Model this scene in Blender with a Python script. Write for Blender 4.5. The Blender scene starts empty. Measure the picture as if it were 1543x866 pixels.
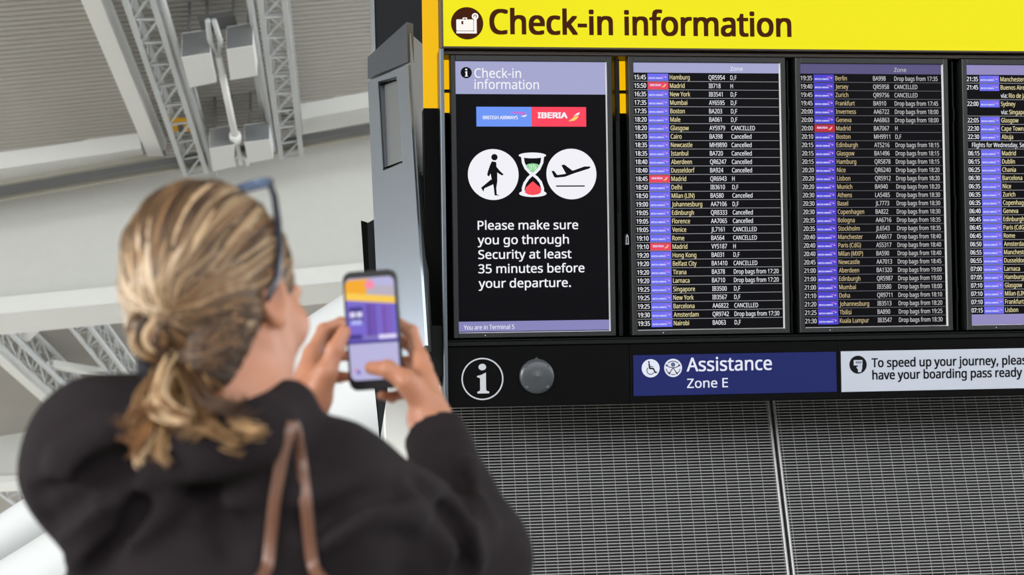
import bpy, math, random, os
import numpy as np
from mathutils import Vector, Matrix

# ------------------------------------------------------------------ scene, camera, light
scene = bpy.context.scene
COL = scene.collection
random.seed(7)
RNG = np.random.default_rng(7)

IMG_W, IMG_H = 1543, 866
FPX = 2200.0
CAM = np.array([0.0, 0.0, 1.0])                      # camera stands 1 m above the floor
C_FWD = np.array([0.12172332, 0.93135447, 0.34316511])
C_RIGHT = np.array([0.99249644, -0.11017324, -0.05303461])
C_UP = np.array([0.01158641, -0.3470457, 0.93777665])

camd = bpy.data.cameras.new('camera')
camo = bpy.data.objects.new('camera', camd)
COL.objects.link(camo)
camd.sensor_fit = 'HORIZONTAL'
camd.sensor_width = 36.0
camd.lens = 36.0 * FPX / IMG_W
camd.clip_start = 0.05
camd.clip_end = 600
M = Matrix.Identity(4)
for i in range(3):
    M[i][0] = C_RIGHT[i]; M[i][1] = C_UP[i]; M[i][2] = -C_FWD[i]; M[i][3] = CAM[i]
camo.matrix_world = M
camd.dof.use_dof = True
camd.dof.focus_distance = 5.55
camd.dof.aperture_fstop = 4.9
scene.camera = camo

world = bpy.data.worlds.new('overcast_sky')
scene.world = world
world.use_nodes = True
bg = world.node_tree.nodes['Background']
bg.inputs[0].default_value = (0.93, 0.97, 1.0, 1)
WORLD_STRENGTH = 4.2
bg.inputs[1].default_value = WORLD_STRENGTH

sund = bpy.data.lights.new('daylight_sun', 'SUN')
sund.energy = 4.2
sund.angle = math.radians(30)
sund.color = (1.0, 0.97, 0.93)
suno = bpy.data.objects.new('daylight_sun', sund)
COL.objects.link(suno)
suno.rotation_euler = Vector((0.80, 0.52, -0.20)).to_track_quat('-Z', 'Y').to_euler()

vs = scene.view_settings
vs.view_transform = 'Standard'
vs.look = 'None'
vs.exposure = 0.0
vs.gamma = 1.0
vs.use_curve_mapping = False
scene.cycles.use_denoising = True
scene.cycles.max_bounces = 8

# ------------------------------------------------------------------ geometry of the view: rays through the photo onto real planes
def ray(x, y):
    return (C_RIGHT * (x - 771.5) - C_UP * (y - 433.0)) / FPX + C_FWD
def at_depth(x, y, d):
    return CAM + ray(x, y) * d
def at_y(x, y, Y):
    r = ray(x, y); return CAM + r * (Y / r[1])
def at_z(x, y, Z):
    r = ray(x, y); return CAM + r * ((Z - CAM[2]) / r[2])

# the information board: a plane leaning 19 degrees towards the viewer
TILT = 0.3317
B_O = np.array([0.463, 5.1455, 1.716]) + CAM
B_V = np.array([0, -math.sin(TILT), math.cos(TILT)])
B_D = np.array([0, math.cos(TILT), math.sin(TILT)])     # away from the viewer
def uvp(x, y, dep=0.0):
    r = ray(x, y); O = B_O + B_D * dep
    s = (O - CAM).dot(B_D) / r.dot(B_D)
    P = CAM + r * s - O
    return float(P[0]), float(P.dot(B_V))

# ------------------------------------------------------------------ materials
def srgb(r, g, b):
    def f(c):
        c /= 255.0
        return c / 12.92 if c <= 0.04045 else ((c + 0.055) / 1.055) ** 2.4
    return (f(r), f(g), f(b), 1.0)

MATS = {}
def mat(name, col, rough=0.6, metal=0.0, var=0.08, scale=30.0, bump=0.0, bscale=200.0, emit=None, estr=1.0, coat=0.0, sss=0.0, spec=None, stretch=None):
    if name in MATS:
        return MATS[name]
    m = bpy.data.materials.new(name)
    m.use_nodes = True
    nt = m.node_tree; N = nt.nodes; L = nt.links
    b = N['Principled BSDF']
    b.inputs['Roughness'].default_value = rough
    b.inputs['Metallic'].default_value = metal
    if coat:
        b.inputs['Coat Weight'].default_value = coat
    if spec is not None:
        b.inputs['Specular IOR Level'].default_value = spec
    if sss:
        b.inputs['Subsurface Weight'].default_value = sss
        b.inputs['Subsurface Radius'].default_value = (0.01, 0.004, 0.002)
        b.inputs['Subsurface Scale'].default_value = 0.6
    tc = N.new('ShaderNodeTexCoord')
    mp = N.new('ShaderNodeMapping')
    if stretch: mp.inputs['Scale'].default_value = stretch
    L.new(tc.outputs['Object'], mp.inputs['Vector'])
    nz = N.new('ShaderNodeTexNoise')
    nz.inputs['Scale'].default_value = scale
    nz.inputs['Detail'].default_value = 4
    L.new(mp.outputs['Vector'], nz.inputs['Vector'])
    mx = N.new('ShaderNodeMix'); mx.data_type = 'RGBA'
    c = np.array(col[:3])
    mx.inputs[6].default_value = (*np.clip(c * (1 - var), 0, 1), 1)
    mx.inputs[7].default_value = (*np.clip(c * (1 + var), 0, 1), 1)
    L.new(nz.outputs['Fac'], mx.inputs[0])
    L.new(mx.outputs[2], b.inputs['Base Color'])
    if emit is not None:
        b.inputs['Emission Color'].default_value = emit
        b.inputs['Emission Strength'].default_value = estr
    if bump:
        n2 = N.new('ShaderNodeTexNoise'); n2.inputs['Scale'].default_value = bscale; n2.inputs['Detail'].default_value = 3
        L.new(mp.outputs['Vector'], n2.inputs['Vector'])
        bp = N.new('ShaderNodeBump'); bp.inputs['Strength'].default_value = bump; bp.inputs['Distance'].default_value = 0.01
        L.new(n2.outputs['Fac'], bp.inputs['Height'])
        L.new(bp.outputs['Normal'], b.inputs['Normal'])
    MATS[name] = m
    return m

def emat(name, r, g, b, k=1.0):
    """a lit screen colour"""
    c = srgb(r, g, b)
    return mat(name, (0.006, 0.006, 0.006, 1), rough=0.4, var=0.0, emit=c, estr=k, spec=0.04)

# ------------------------------------------------------------------ mesh builder
class MB:
    def __init__(self):
        self.v = []; self.f = []; self.mi = []; self.sm = []; self.mats = []
        self.cols = None
    def m(self, material):
        if material not in self.mats:
            self.mats.append(material)
        return self.mats.index(material)
    def add(self, vs, fs, material, smooth=False):
        o = len(self.v)
        self.v.extend([tuple(float(c) for c in p) for p in vs])
        k = self.m(material)
        for f in fs:
            self.f.append(tuple(i + o for i in f)); self.mi.append(k); self.sm.append(smooth)
    def hexa(self, p, material):
        """8 corners: bottom 0-3 counterclockwise, top 4-7"""
        self.add(p, [(3, 2, 1, 0), (4, 5, 6, 7), (0, 1, 5, 4), (1, 2, 6, 5), (2, 3, 7, 6), (3, 0, 4, 7)], material)
    def box(self, x0, x1, y0, y1, z0, z1, material):
        self.hexa([(x0, y0, z0), (x1, y0, z0), (x1, y1, z0), (x0, y1, z0), (x0, y0, z1), (x1, y0, z1), (x1, y1, z1), (x0, y1, z1)], material)
    def bbox(self, x0, x1, y0, y1, z0, z1, material, c=0.003):
        """box with its front (low y) edges chamfered"""
        a = [(x0, y1, z0), (x1, y1, z0), (x1, y1, z1), (x0, y1, z1)]
        b = [(x0, y0 + c, z0), (x1, y0 + c, z0), (x1, y0 + c, z1), (x0, y0 + c, z1)]
        d = [(x0 + c, y0, z0 + c), (x1 - c, y0, z0 + c), (x1 - c, y0, z1 - c), (x0 + c, y0, z1 - c)]
        fs = [(3, 2, 1, 0), (8, 9, 10, 11)]
        for i in range(4):
            j = (i + 1) % 4
            fs.append((i, j, 4 + j, 4 + i)); fs.append((4 + i, 4 + j, 8 + j, 8 + i))
        self.add(a + b + d, fs, material)
    def prism(self, poly, y0, y1, material):
        """polygon given in (x, z), extruded from y0 to y1"""
        n = len(poly)
        vs = [(p[0], y0, p[1]) for p in poly] + [(p[0], y1, p[1]) for p in poly]
        fs = [tuple(range(n)), tuple(range(2 * n - 1, n - 1, -1))] + [(i, (i + 1) % n, n + (i + 1) % n, n + i) for i in range(n)]
        self.add(vs, fs, material)
    def flat(self, poly, y, material):
        self.add([(p[0], y, p[1]) for p in poly], [tuple(range(len(poly)))], material)
    def disc(self, cx, cz, r, y, material, n=40, ry=None):
        ry = ry or r
        self.flat([(cx + r * math.cos(2 * math.pi * i / n), cz + ry * math.sin(2 * math.pi * i / n)) for i in range(n)], y, material)
    def ring(self, cx, cz, r0, r1, y, material, n=48, a0=0, a1=2 * math.pi):
        full = abs(a1 - a0) > 6.28
        k = n if full else n + 1
        vs = []
        for i in range(k):
            a = a0 + (a1 - a0) * i / n
            vs += [(cx + r0 * math.cos(a), y, cz + r0 * math.sin(a)), (cx + r1 * math.cos(a), y, cz + r1 * math.sin(a))]
        fs = [(2 * i, 2 * i + 1, 2 * ((i + 1) % k) + 1, 2 * ((i + 1) % k)) for i in range(n)]
        self.add(vs, fs, material)
    def stroke(self, pts, w, y, material):
        """flat polyline of width w in (x, z)"""
        for (a, b) in zip(pts[:-1], pts[1:]):
            d = np.array(b) - np.array(a); l = np.hypot(*d)
            if l < 1e-9: continue
            n = np.array([-d[1], d[0]]) / l * w / 2; e = d / l * w * 0.25
            a2 = np.array(a) - e; b2 = np.array(b) + e
            self.flat([a2 - n, b2 - n, b2 + n, a2 + n], y, material)
    def tube(self, path, rad, material, n=8, cap=True, smooth=True, flat=1.0, up=None):
        P = [np.array(p, float) for p in path]
        R = [rad] * len(P) if np.isscalar(rad) else list(rad)
        T = [P[min(i + 1, len(P) - 1)] - P[max(i - 1, 0)] for i in range(len(P))]
        T = [t / (np.linalg.norm(t) + 1e-12) for t in T]
        u = np.array(up, float) if up is not None else (np.array([0, 0, 1.0]) if abs(T[0][2]) < 0.9 else np.array([1.0, 0, 0]))
        vs = []
        for i, p in enumerate(P):
            u = u - u.dot(T[i]) * T[i]; u = u / (np.linalg.norm(u) + 1e-12)
            w = np.cross(T[i], u)
            for k in range(n):
                a = 2 * math.pi * k / n
                vs.append(p + R[i] * (math.cos(a) * w + flat * math.sin(a) * u))
        fs = []
        for i in range(len(P) - 1):
            for k in range(n):
                k2 = (k + 1) % n
                fs.append((i * n + k, i * n + k2, (i + 1) * n + k2, (i + 1) * n + k))
        if cap:
            fs.append(tuple(range(n - 1, -1, -1))); fs.append(tuple(range((len(P) - 1) * n, len(P) * n)))
        self.add(vs, fs, material, smooth)
        return len(vs)
    def beam(self, p0, p1, w, h, material, up=(0, 0, 1)):
        """box section whose BOTTOM centre line runs from p0 to p1"""
        p0 = np.array(p0, float); p1 = np.array(p1, float)
        d = p1 - p0; d /= np.linalg.norm(d)
        up = np.array(up, float); up = up - up.dot(d) * d; up /= np.linalg.norm(up)
        s = np.cross(d, up) * w / 2; t = up * h
        self.hexa([p0 - s, p0 + s, p1 + s, p1 - s, p0 - s + t, p0 + s + t, p1 + s + t, p1 - s + t], material)
    def lathe(self, prof, c, material, n=32, axis='y'):
        vs = []; fs = []
        for r, h in prof:
            for k in range(n):
                a = 2 * math.pi * k / n
                if axis == 'y': vs.append((c[0] + r * math.cos(a), c[1] + h, c[2] + r * math.sin(a)))
                else: vs.append((c[0] + r * math.cos(a), c[1] + r * math.sin(a), c[2] + h))
        for i in range(len(prof) - 1):
            for k in range(n):
                k2 = (k + 1) % n
                fs.append((i * n + k, i * n + k2, (i + 1) * n + k2, (i + 1) * n + k))
        fs.append(tuple(range(n))); fs.append(tuple(range(len(prof) * n - 1, (len(prof) - 1) * n - 1, -1)))
        self.add(vs, fs, material, True)
    def build(self, name, parent=None, loc=None, rot=None):
        me = bpy.data.meshes.new(name)
        me.from_pydata(self.v, [], self.f)
        for m in self.mats: me.materials.append(m)
        me.polygons.foreach_set('material_index', self.mi)
        me.polygons.foreach_set('use_smooth', self.sm)
        if self.cols is not None:
            at = me.color_attributes.new('tint', 'FLOAT_COLOR', 'POINT')
            at.data.foreach_set('color', np.array(self.cols, dtype=np.float32).ravel())
        me.update()
        o = bpy.data.objects.new(name, me)
        COL.objects.link(o)
        if parent is not None: o.parent = parent
        if loc is not None: o.location = loc
        if rot is not None: o.rotation_euler = rot
        return o

def tag(o, label, cat, group=None, kind=None):
    if label: o['label'] = label
    if cat: o['category'] = cat
    if group: o['group'] = group
    if kind: o['kind'] = kind
    return o
def thing(name, label, cat, loc=(0, 0, 0), rot=(0, 0, 0), group=None):
    o = bpy.data.objects.new(name, None)
    COL.objects.link(o)
    o.location = [float(c) for c in loc]; o.rotation_euler = rot
    o.empty_display_size = 0.1
    return tag(o, label, cat, group)
def structure(o):
    o['kind'] = 'structure'; return o

# ------------------------------------------------------------------ lettering
FONT = None
try:
    fp = bpy.utils.system_resource('DATAFILES', path='fonts')
    FONT = bpy.data.fonts.load(os.path.join(fp, 'NotoSansHebrew-Regular.woff2'))
except Exception:
    FONT = None
_tc = {}
def glyphs(s, res):
    key = (s, res)
    if key in _tc: return _tc[key]
    c = bpy.data.curves.new('lettering', 'FONT')
    c.body = s
    if FONT: c.font = FONT
    c.resolution_u = res
    o = bpy.data.objects.new('lettering', c)
    me = bpy.data.meshes.new_from_object(o)
    vs = np.array([v.co[:2] for v in me.vertices]).reshape(-1, 2)
    fs = [tuple(p.vertices) for p in me.polygons]
    bpy.data.objects.remove(o); bpy.data.meshes.remove(me); bpy.data.curves.remove(c)
    _tc[key] = (vs, fs)
    return _tc[key]
CAP = float(glyphs('H', 2)[0][:, 1].max())
def text(mb, s, x, z, cap, y, material, width=None, sx=1.0, bold=0.0, res=2, right=None):
    """lettering with its left edge at x, baseline z, capital height cap; width or right fixes its length; bold thickens the strokes"""
    vs, fs = glyphs(s, res)
    if not len(vs): return sx
    k = cap / CAP
    x0, x1 = vs[:, 0].min(), vs[:, 0].max()
    if right is not None: width = right - x
    if width: sx = width / ((x1 - x0) * k)
    d = bold * k
    if d == 0: offs = [(0, 0)]
    elif cap < 0.02: offs = [(-d, 0), (d, 0)]
    else: offs = [(-d, -d * .7), (d, -d * .7), (d, d * .7), (-d, d * .7)]
    for i, (ox, oz) in enumerate(offs):
        P = [(x + (a - x0) * k * sx + ox, y - i * 0.00002, z + b * k + oz) for a, b in vs]
        mb.add(P, fs, material)
    return sx
def fit(s, cap, width):
    vs, fs = glyphs(s, 1)
    return width / ((vs[:, 0].max() - vs[:, 0].min()) * cap / CAP)
# ------------------------------------------------------------------ palette
M_BLACK = mat('black_powder_coat', srgb(9, 10, 11), rough=0.5, var=0.15, scale=60, spec=0.15)
M_BLACK2 = mat('satin_black_panel', srgb(6, 6, 7), rough=0.4, var=0.15, scale=25, spec=0.06)
M_BEZEL = mat('monitor_bezel_plastic', srgb(27, 28, 29), rough=0.42, var=0.08, scale=80, spec=0.3)
M_DARKGAP = mat('matt_black', srgb(5, 5, 6), rough=0.9, var=0.1, spec=0.1)
M_ALU = mat('brushed_aluminium', srgb(150, 153, 156), rough=0.38, metal=1.0, var=0.08, scale=40)
M_DALU = mat('dark_anodised_aluminium', srgb(92, 98, 104), rough=0.35, metal=0.9, var=0.1, scale=40)
M_LITTRIM = mat('lit_edge_trim', srgb(205, 205, 205), rough=0.35, metal=0.5, var=0.04)
M_STEEL = mat('galvanised_wire', srgb(140, 140, 140), rough=0.45, metal=0.5, var=0.1, scale=90)
M_WHITE = mat('painted_steel_white', srgb(226, 226, 222), rough=0.5, var=0.03, scale=3)
M_PALE = mat('pale_grey_cladding', srgb(205, 205, 200), rough=0.6, var=0.03, scale=4)
M_GREYP = mat('painted_steel_grey', srgb(186, 188, 188), rough=0.5, var=0.05, scale=5)
M_MIDG = mat('painted_steel_mid_grey', srgb(120, 122, 122), rough=0.5, var=0.05, scale=5)
M_DECK = mat('corrugated_deck_paint', srgb(172, 168, 161), rough=0.6, var=0.05, scale=0.6)

SCR_BLACK = mat('display_glass_black', srgb(5, 5, 6), rough=0.2, var=0.05, emit=srgb(10, 10, 14), estr=1.0, spec=0.035)

# ------------------------------------------------------------------ setting
def slab(name, x0, x1, y0, y1, z0, z1, m):
    b = MB(); b.box(x0, x1, y0, y1, z0, z1, m); return structure(b.build(name))
M_FLOOR = mat('polished_stone_floor', srgb(196, 194, 188), rough=0.35, var=0.08, scale=1.5)
slab('floor', -70, 60, -60, 150, -0.2, 0.0, M_FLOOR)

# the island's own walls below and behind the board
slab('wall_back', 0.437, 3.6, 5.72, 5.80, 0.0, 2.95, mat('black_backing_wall', srgb(14, 14, 15), rough=0.9, var=0.1))
pl = at_y(581, 640, 5.60); pr = at_y(654, 600, 5.60)
b = MB()
b.box(pl[0], 0.436, 5.58, 5.80, 0.0, 2.62, M_PALE)
structure(b.build('wall_left'))

# ------------------------------------------------------------------ wire mesh panels of the check-in island
MESH_Y = 5.60
M_WIRE = mat('dull_cross_wire', srgb(124, 124, 124), rough=0.5, metal=0.4, var=0.1, scale=90)
def mesh_panel(x0, x1, label):
    t = thing('mesh_panel', label, 'panel', ((x0 + x1) / 2, MESH_Y, 0), group=None)
    ox = (x0 + x1) / 2
    w = MB()
    ztop = 2.66; z = 0.06; rows = []
    pitch = 0.01216
    while z < ztop:
        a, c = x0 + 0.012 - ox, x1 - 0.012 - ox
        h = 0.0044
        w.add([(a, 0, z), (c, 0, z), (c, -0.0006, z + h * 0.5), (a, -0.0006, z + h * 0.5), (a, 0, z + h), (c, 0, z + h), (c, 0.002, z + h * .5), (a, 0.002, z + h * .5)],
              [(0, 1, 2, 3), (3, 2, 5, 4), (4, 5, 6, 7), (7, 6, 1, 0)], M_STEEL, False)
        z += pitch
    x = x0 + 0.03
    k0 = math.ceil((x0 + 0.02 - 0.4512) / 0.0499)
    xx = 0.4512 + k0 * 0.0499
    while xx < x1 - 0.02:
        w.box(xx - ox - 0.0010, xx - ox + 0.0010, 0.0025, 0.0042, 0.06, ztop, M_WIRE)
        xx += 0.0499
    w.build('wire_mesh', t)
    for xe in (x0, x1 - 0.013):
        e = MB(); e.bbox(xe - ox, xe + 0.010 - ox, -0.006, 0.02, 0.0, ztop, M_STEEL, 0.003)
        e.build('edge_channel', t)
    e = MB(); e.bbox(x0 + 0.013 - ox, x1 - 0.013 - ox, -0.004, 0.02, 0.0, 0.05, M_STEEL, 0.002)
    e.build('base_channel', t)
    return t
xs = at_y(1178, 740, MESH_Y)[0]
mesh_panel(0.438, xs - 0.005, 'grey wire mesh panel below the round cover, left of the vertical seam')
mesh_panel(xs + 0.005, 3.4, 'grey wire mesh panel right of the vertical seam, below the white sign')

# ------------------------------------------------------------------ the board's carcass
ROT = (TILT, 0, 0)
def bloc(u, v):
    return B_O + np.array([u, 0, 0]) + B_V * v
BW = 3.05                                              # the board runs on past the picture's right edge
fr = thing('board_frame', 'long black frame that carries the four screens and the signs', 'frame', bloc(0, 0), ROT)
b = MB(); b.box(0.70, BW, 0.115, 0.15, -0.05, 1.075, M_DARKGAP); b.box(-0.052, 0.70, 0.115, 0.15, -0.05, 0.835, M_DARKGAP); b.build('back_panel', fr)
b = MB(); b.box(-0.04, BW, 0.10, 0.27, -0.255, -0.05, M_DARKGAP); b.box(-0.04, BW, 0.15, 0.20, -0.05, 1.05, M_DARKGAP); b.build('rear_light_block', fr)  # added unseen boxes, keep light off the top of the mesh
b = MB()
b.bbox(-0.060, -0.0445, -0.035, 0.12, -0.275, 1.06, M_DALU, 0.003)
b.build('end_fin', fr)
b = MB(); b.bbox(-0.044, BW, -0.008, 0.11, -0.049, -0.030, M_BLACK, 0.003); b.bbox(-0.044, BW, -0.002, 0.11, -0.030, -0.0235, M_BLACK, 0.002); b.build('bottom_rail', fr)
b = MB(); b.bbox(-0.0445, BW, -0.004, 0.11, 1.041, 1.058, mat('brown_black_rail', srgb(38, 26, 20), rough=0.5), 0.003); b.build('top_rail', fr)
for k, (ul, ur) in enumerate(((0.6095, 0.628), (1.283, 1.2915), (1.949, 1.958))):
    b = MB(); b.bbox(ul, ur, 0.02, 0.11, -0.02, 1.035, M_BLACK, 0.002)
    for vz in (0.10, 0.45, 0.80):
        b.box((ul + ur) / 2 - 0.003, (ul + ur) / 2 + 0.003, 0.014, 0.02, vz, vz + 0.05, M_BLACK)
    b.build('mullion', fr)
b = MB(); b.bbox(-0.044, 0.70, 0.085, 0.11, 0.915, 0.925, M_BLACK, 0.002); b.build('cross_rail', fr)
lu, lv = uvp(945, 361)
b = MB()
b.prism([(lu - .006, lv - .018), (lu + .007, lv - .018), (lu + .006, lv + .012), (lu, lv + .022), (lu - .004, lv + .012)], 0.0, 0.05, M_ALU)
b.box(lu - .001, lu + .002, -0.004, 0.0, lv - .014, lv + .010, M_BLACK)
b.build('catch', fr)['label'] = 'small bright metal catch'
# dark bracket and cables joining the board to the metal housing
b = MB()
b.box(-0.118, -0.062, 0.03, 0.13, -0.10, 0.845, M_DARKGAP)
b.box(-0.112, -0.062, 0.0, 0.05, -0.16, 0.03, M_BLACK)
b.add([(-0.130, 0.05, -0.03), (-0.062, 0.05, -0.03), (-0.062, 0.05, -0.20), (-0.125, 0.05, -0.12), (-0.130, 0.11, -0.03), (-0.062, 0.11, -0.03), (-0.062, 0.11, -0.20), (-0.125, 0.11, -0.12)],
      [(0, 3, 2, 1), (4, 5, 6, 7), (0, 1, 5, 4), (1, 2, 6, 5), (2, 3, 7, 6), (3, 0, 4, 7)], M_BLACK)
b.tube([(-0.09, 0.03, -0.20), (-0.088, 0.028, -0.235), (-0.084, 0.03, -0.262)], 0.010, M_DARKGAP)
b.build('side_bracket', fr)

# ------------------------------------------------------------------ the yellow sign
M_YEL = emat('lit_yellow_acrylic', 243, 233, 14, 1.0)
M_YELS = emat('lit_amber_return', 250, 192, 10, 0.95)
M_BROWN = mat('dark_brown_vinyl', srgb(30, 12, 5), rough=0.5, var=0.03, emit=srgb(66, 28, 8), estr=0.75, spec=0.03)
M_LITW = emat('lit_white_vinyl', 252, 246, 240, 1.0)
sg = thing('check_in_sign', 'glowing yellow overhead sign with brown lettering and suitcase symbol', 'sign', bloc(0, 0), ROT)
b = MB()
b.bbox(-0.0445, BW, -0.03, 0.10, 1.0605, 1.068, mat('sign_frame', srgb(52, 40, 30), rough=0.5), 0.002)
b.bbox(-0.0535, -0.0445, -0.03, 0.10, 1.0605, 1.40, MATS['sign_frame'], 0.002)
b.bbox(-0.0535, BW, -0.03, 0.10, 1.40, 1.415, MATS['sign_frame'], 0.002)
b.build('sign_frame', sg)
b = MB(); b.box(-0.044, BW, -0.022, 0.09, 1.0685, 1.3995, M_YEL)
yb = -0.0235
u0, v0 = uvp(738, 53.5); u1, _ = uvp(1188.5, 52)
CAPV = uvp(738, 16.5)[1] - v0
text(b, 'Check-in information', u0, v0 + 0.003, CAPV * 0.965, yb, M_BROWN, right=u1, bold=0.022, res=6)
cu, cv = uvp(703, 37); R = 0.0605
b.disc(cu, cv, R, yb, M_BROWN, 64)
def zp(x, y): return uvp(670 + x / 11.545, y / 11.545)
def rounded(x0, x1, z0, z1, r, n=6):
    out = []
    for cx, cz, a in ((x1 - r, z1 - r, 0), (x0 + r, z1 - r, 90), (x0 + r, z0 + r, 180), (x1 - r, z0 + r, 270)):
        for i in range(n + 1):
            t = math.radians(a + 90 * i / n); out.append((cx + r * math.cos(t), cz + r * math.sin(t)))
    return out
a0, a1 = zp(195, 555), zp(490, 362)
b.flat(rounded(a0[0], a1[0], a0[1], a1[1], 0.004), yb - .001, M_LITW)
h0, h1 = zp(302, 362), zp(382, 328)
b.flat(rounded(h0[0], h1[0], h0[1], h1[1], 0.003), yb - .001, M_LITW)
h0, h1 = zp(320, 362), zp(364, 346)
b.flat([(h0[0], h0[1]), (h1[0], h0[1]), (h1[0], h1[1]), (h0[0], h1[1])], yb - .0015, M_BROWN)
h0, h1 = zp(282, 445), zp(314, 390)
b.flat([(h0[0], h0[1]), (h1[0], h0[1]), (h1[0], h1[1]), (h0[0], h1[1])], yb - .0015, M_BROWN)
for (xa, ya, xb, yb2) in ((195, 602, 545, 566), (500, 602, 545, 330)):
    h0, h1 = zp(xa, ya), zp(xb, yb2)
    b.flat([(h0[0], h0[1]), (h1[0], h0[1]), (h1[0], h1[1]), (h0[0], h1[1])], yb - .001, M_LITW)
h = zp(519, 308); b.disc(h[0], h[1], 0.0125, yb - .001, M_LITW, 32)
b.ring(h[0], h[1], 0.0035, 0.0062, yb - .0015, M_BROWN, 24, math.radians(-60), math.radians(210))
b.build('lit_face', sg)
b = MB()
b.box(-0.113, -0.0545, 0.10, 0.13, 0.845, 1.415, M_YELS)
b.box(-0.0545, 0.695, 0.13, 0.149, 0.845, 1.415, M_YELS)
b.build('lit_back_panel', sg)

# ------------------------------------------------------------------ screens
SW, SH = 0.573, 1.0169
U0 = (0.0, 0.6765, 1.3289, 1.9988)
T_WHITE = emat('text_white', 240, 240, 246)
T_GREY = emat('text_grey_white', 205, 203, 205)
T_CREAM = emat('text_cream', 238, 224, 170)
T_CREAMD = emat('text_cream_dim', 205, 185, 140)
L_LINE = emat('row_line', 165, 165, 172); L_LINED = emat('row_line_dim', 110, 110, 118)
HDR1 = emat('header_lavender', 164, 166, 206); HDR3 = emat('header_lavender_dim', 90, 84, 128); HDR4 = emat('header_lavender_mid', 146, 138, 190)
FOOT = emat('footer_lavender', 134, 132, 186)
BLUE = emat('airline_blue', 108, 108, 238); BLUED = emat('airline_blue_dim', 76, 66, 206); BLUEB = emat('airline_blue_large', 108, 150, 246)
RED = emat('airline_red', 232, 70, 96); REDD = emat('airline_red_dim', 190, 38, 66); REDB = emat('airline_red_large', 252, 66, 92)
PINK = emat('ribbon_pink', 200, 108, 214); LOGOW = emat('logo_white', 222, 222, 255); GOLD = emat('logo_gold', 250, 208, 110)
ORANGE = emat('logo_orange', 246, 150, 80)
Y1, Y2, Y3 = -0.0006, -0.0011, -0.0016

def screen(k, label, group, fill, height=SH):
    t = thing('departure_screen', label, 'screen', bloc(U0[k], 0), ROT, group)
    b = MB()
    bl, br, bt, bb = 0.0194, 0.0198, 0.022, 0.0175
    for (x0, x1, z0, z1) in ((-bl, 0, -bb, SH + bt), (SW, SW + br, -bb, SH + bt), (0, SW, SH, SH + bt), (0, SW, -bb, 0)):
        b.bbox(x0, x1, -0.012, 0.05, z0, z1, M_BEZEL, 0.002)
    b.build('bezel', t)
    b = MB()  # silver lip built only where lit; shading of left and top shaped in
    b.add([(SW - 0.0045, -0.004, 0), (SW, -0.0125, 0), (SW, -0.0125, SH), (SW - 0.0045, -0.004, SH)], [(0, 1, 2, 3)], M_LITTRIM)
    b.add([(0, -0.0125, 0), (SW, -0.0125, 0), (SW - .0045, -0.004, 0.0035), (0.0, -0.004, 0.0035)], [(0, 1, 2, 3)], M_LITTRIM)
    b.build('lit_bezel_trim', t)
    b = MB(); b.box(0, SW, 0.0, 0.03, 0, SH, SCR_BLACK)
    fill(b, k)
    b.build('display', t)
    for du in (0.098, 0.128):
        b = MB(); b.disc(du, -0.009, 0.0018 if du < .1 else .0011, -0.0126, T_WHITE if du < .1 else L_LINED, 12)
        b.build('status_light', t)
    for z in (0.2, 0.8):
        b = MB(); b.box(0.12, SW - 0.12, 0.05, 0.115, z - 0.03, z + 0.03, M_BLACK); b.build('bracket', t)
    return t

def rect(b, x0, x1, z0, z1, y, m):
    b.flat([(x0, z0), (x1, z0), (x1, z1), (x0, z1)], y, m)
def ba_logo(b, x0, x1, z0, z1, m, white, pink, big=False):
    rect(b, x0, x1, z0, z1, Y1, m)
    w, h = x1 - x0, z1 - z0
    text(b, 'BRITISH AIRWAYS', x0 + (.12 if big else .06) * w, z0 + .37 * h if big else z0 + .26 * h, (.17 if big else .22) * h, Y2, white, right=x0 + (.75 if big else .74) * w, bold=0.03, res=2)
    zz = z0 + (.60 if big else .55) * h
    b.flat([(x0 + .60 * w, zz + .12 * h), (x0 + .75 * w, zz + .16 * h), (x0 + .90 * w, zz + .10 * h), (x0 + .88 * w, zz), (x0 + .70 * w, zz + .06 * h)], Y2, pink)
    b.flat([(x0 + .80 * w, zz - .08 * h), (x0 + .91 * w, zz), (x0 + .92 * w, zz - .03 * h), (x0 + .87 * w, zz - .12 * h)], Y3, white)
def ib_logo(b, x0, x1, z0, z1, m, white, big=False):
    rect(b, x0, x1, z0, z1, Y1, m)
    w, h = x1 - x0, z1 - z0
    text(b, 'IBERIA', x0 + .12 * w, z0 + .44 * h, .27 * h, Y2, white, right=x0 + .65 * w, bold=0.05, res=3)
    b.flat([(x0 + .67 * w, z0 + .27 * h), (x0 + .78 * w, z0 + .30 * h), (x0 + .84 * w, z0 + .42 * h), (x0 + .86 * w, z0 + .58 * h), (x0 + .78 * w, z0 + .50 * h)], Y2, GOLD)
    b.flat([(x0 + .76 * w, z0 + .52 * h), (x0 + .87 * w, z0 + .62 * h), (x0 + .885 * w, z0 + .74 * h), (x0 + .83 * w, z0 + .68 * h)], Y2, white)

def arcpts(cx, cz, rx, rz, a0, a1, n):
    return [(cx + rx * math.cos(math.radians(a0 + (a1 - a0) * i / n)), cz + rz * math.sin(math.radians(a0 + (a1 - a0) * i / n))) for i in range(n + 1)]

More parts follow.
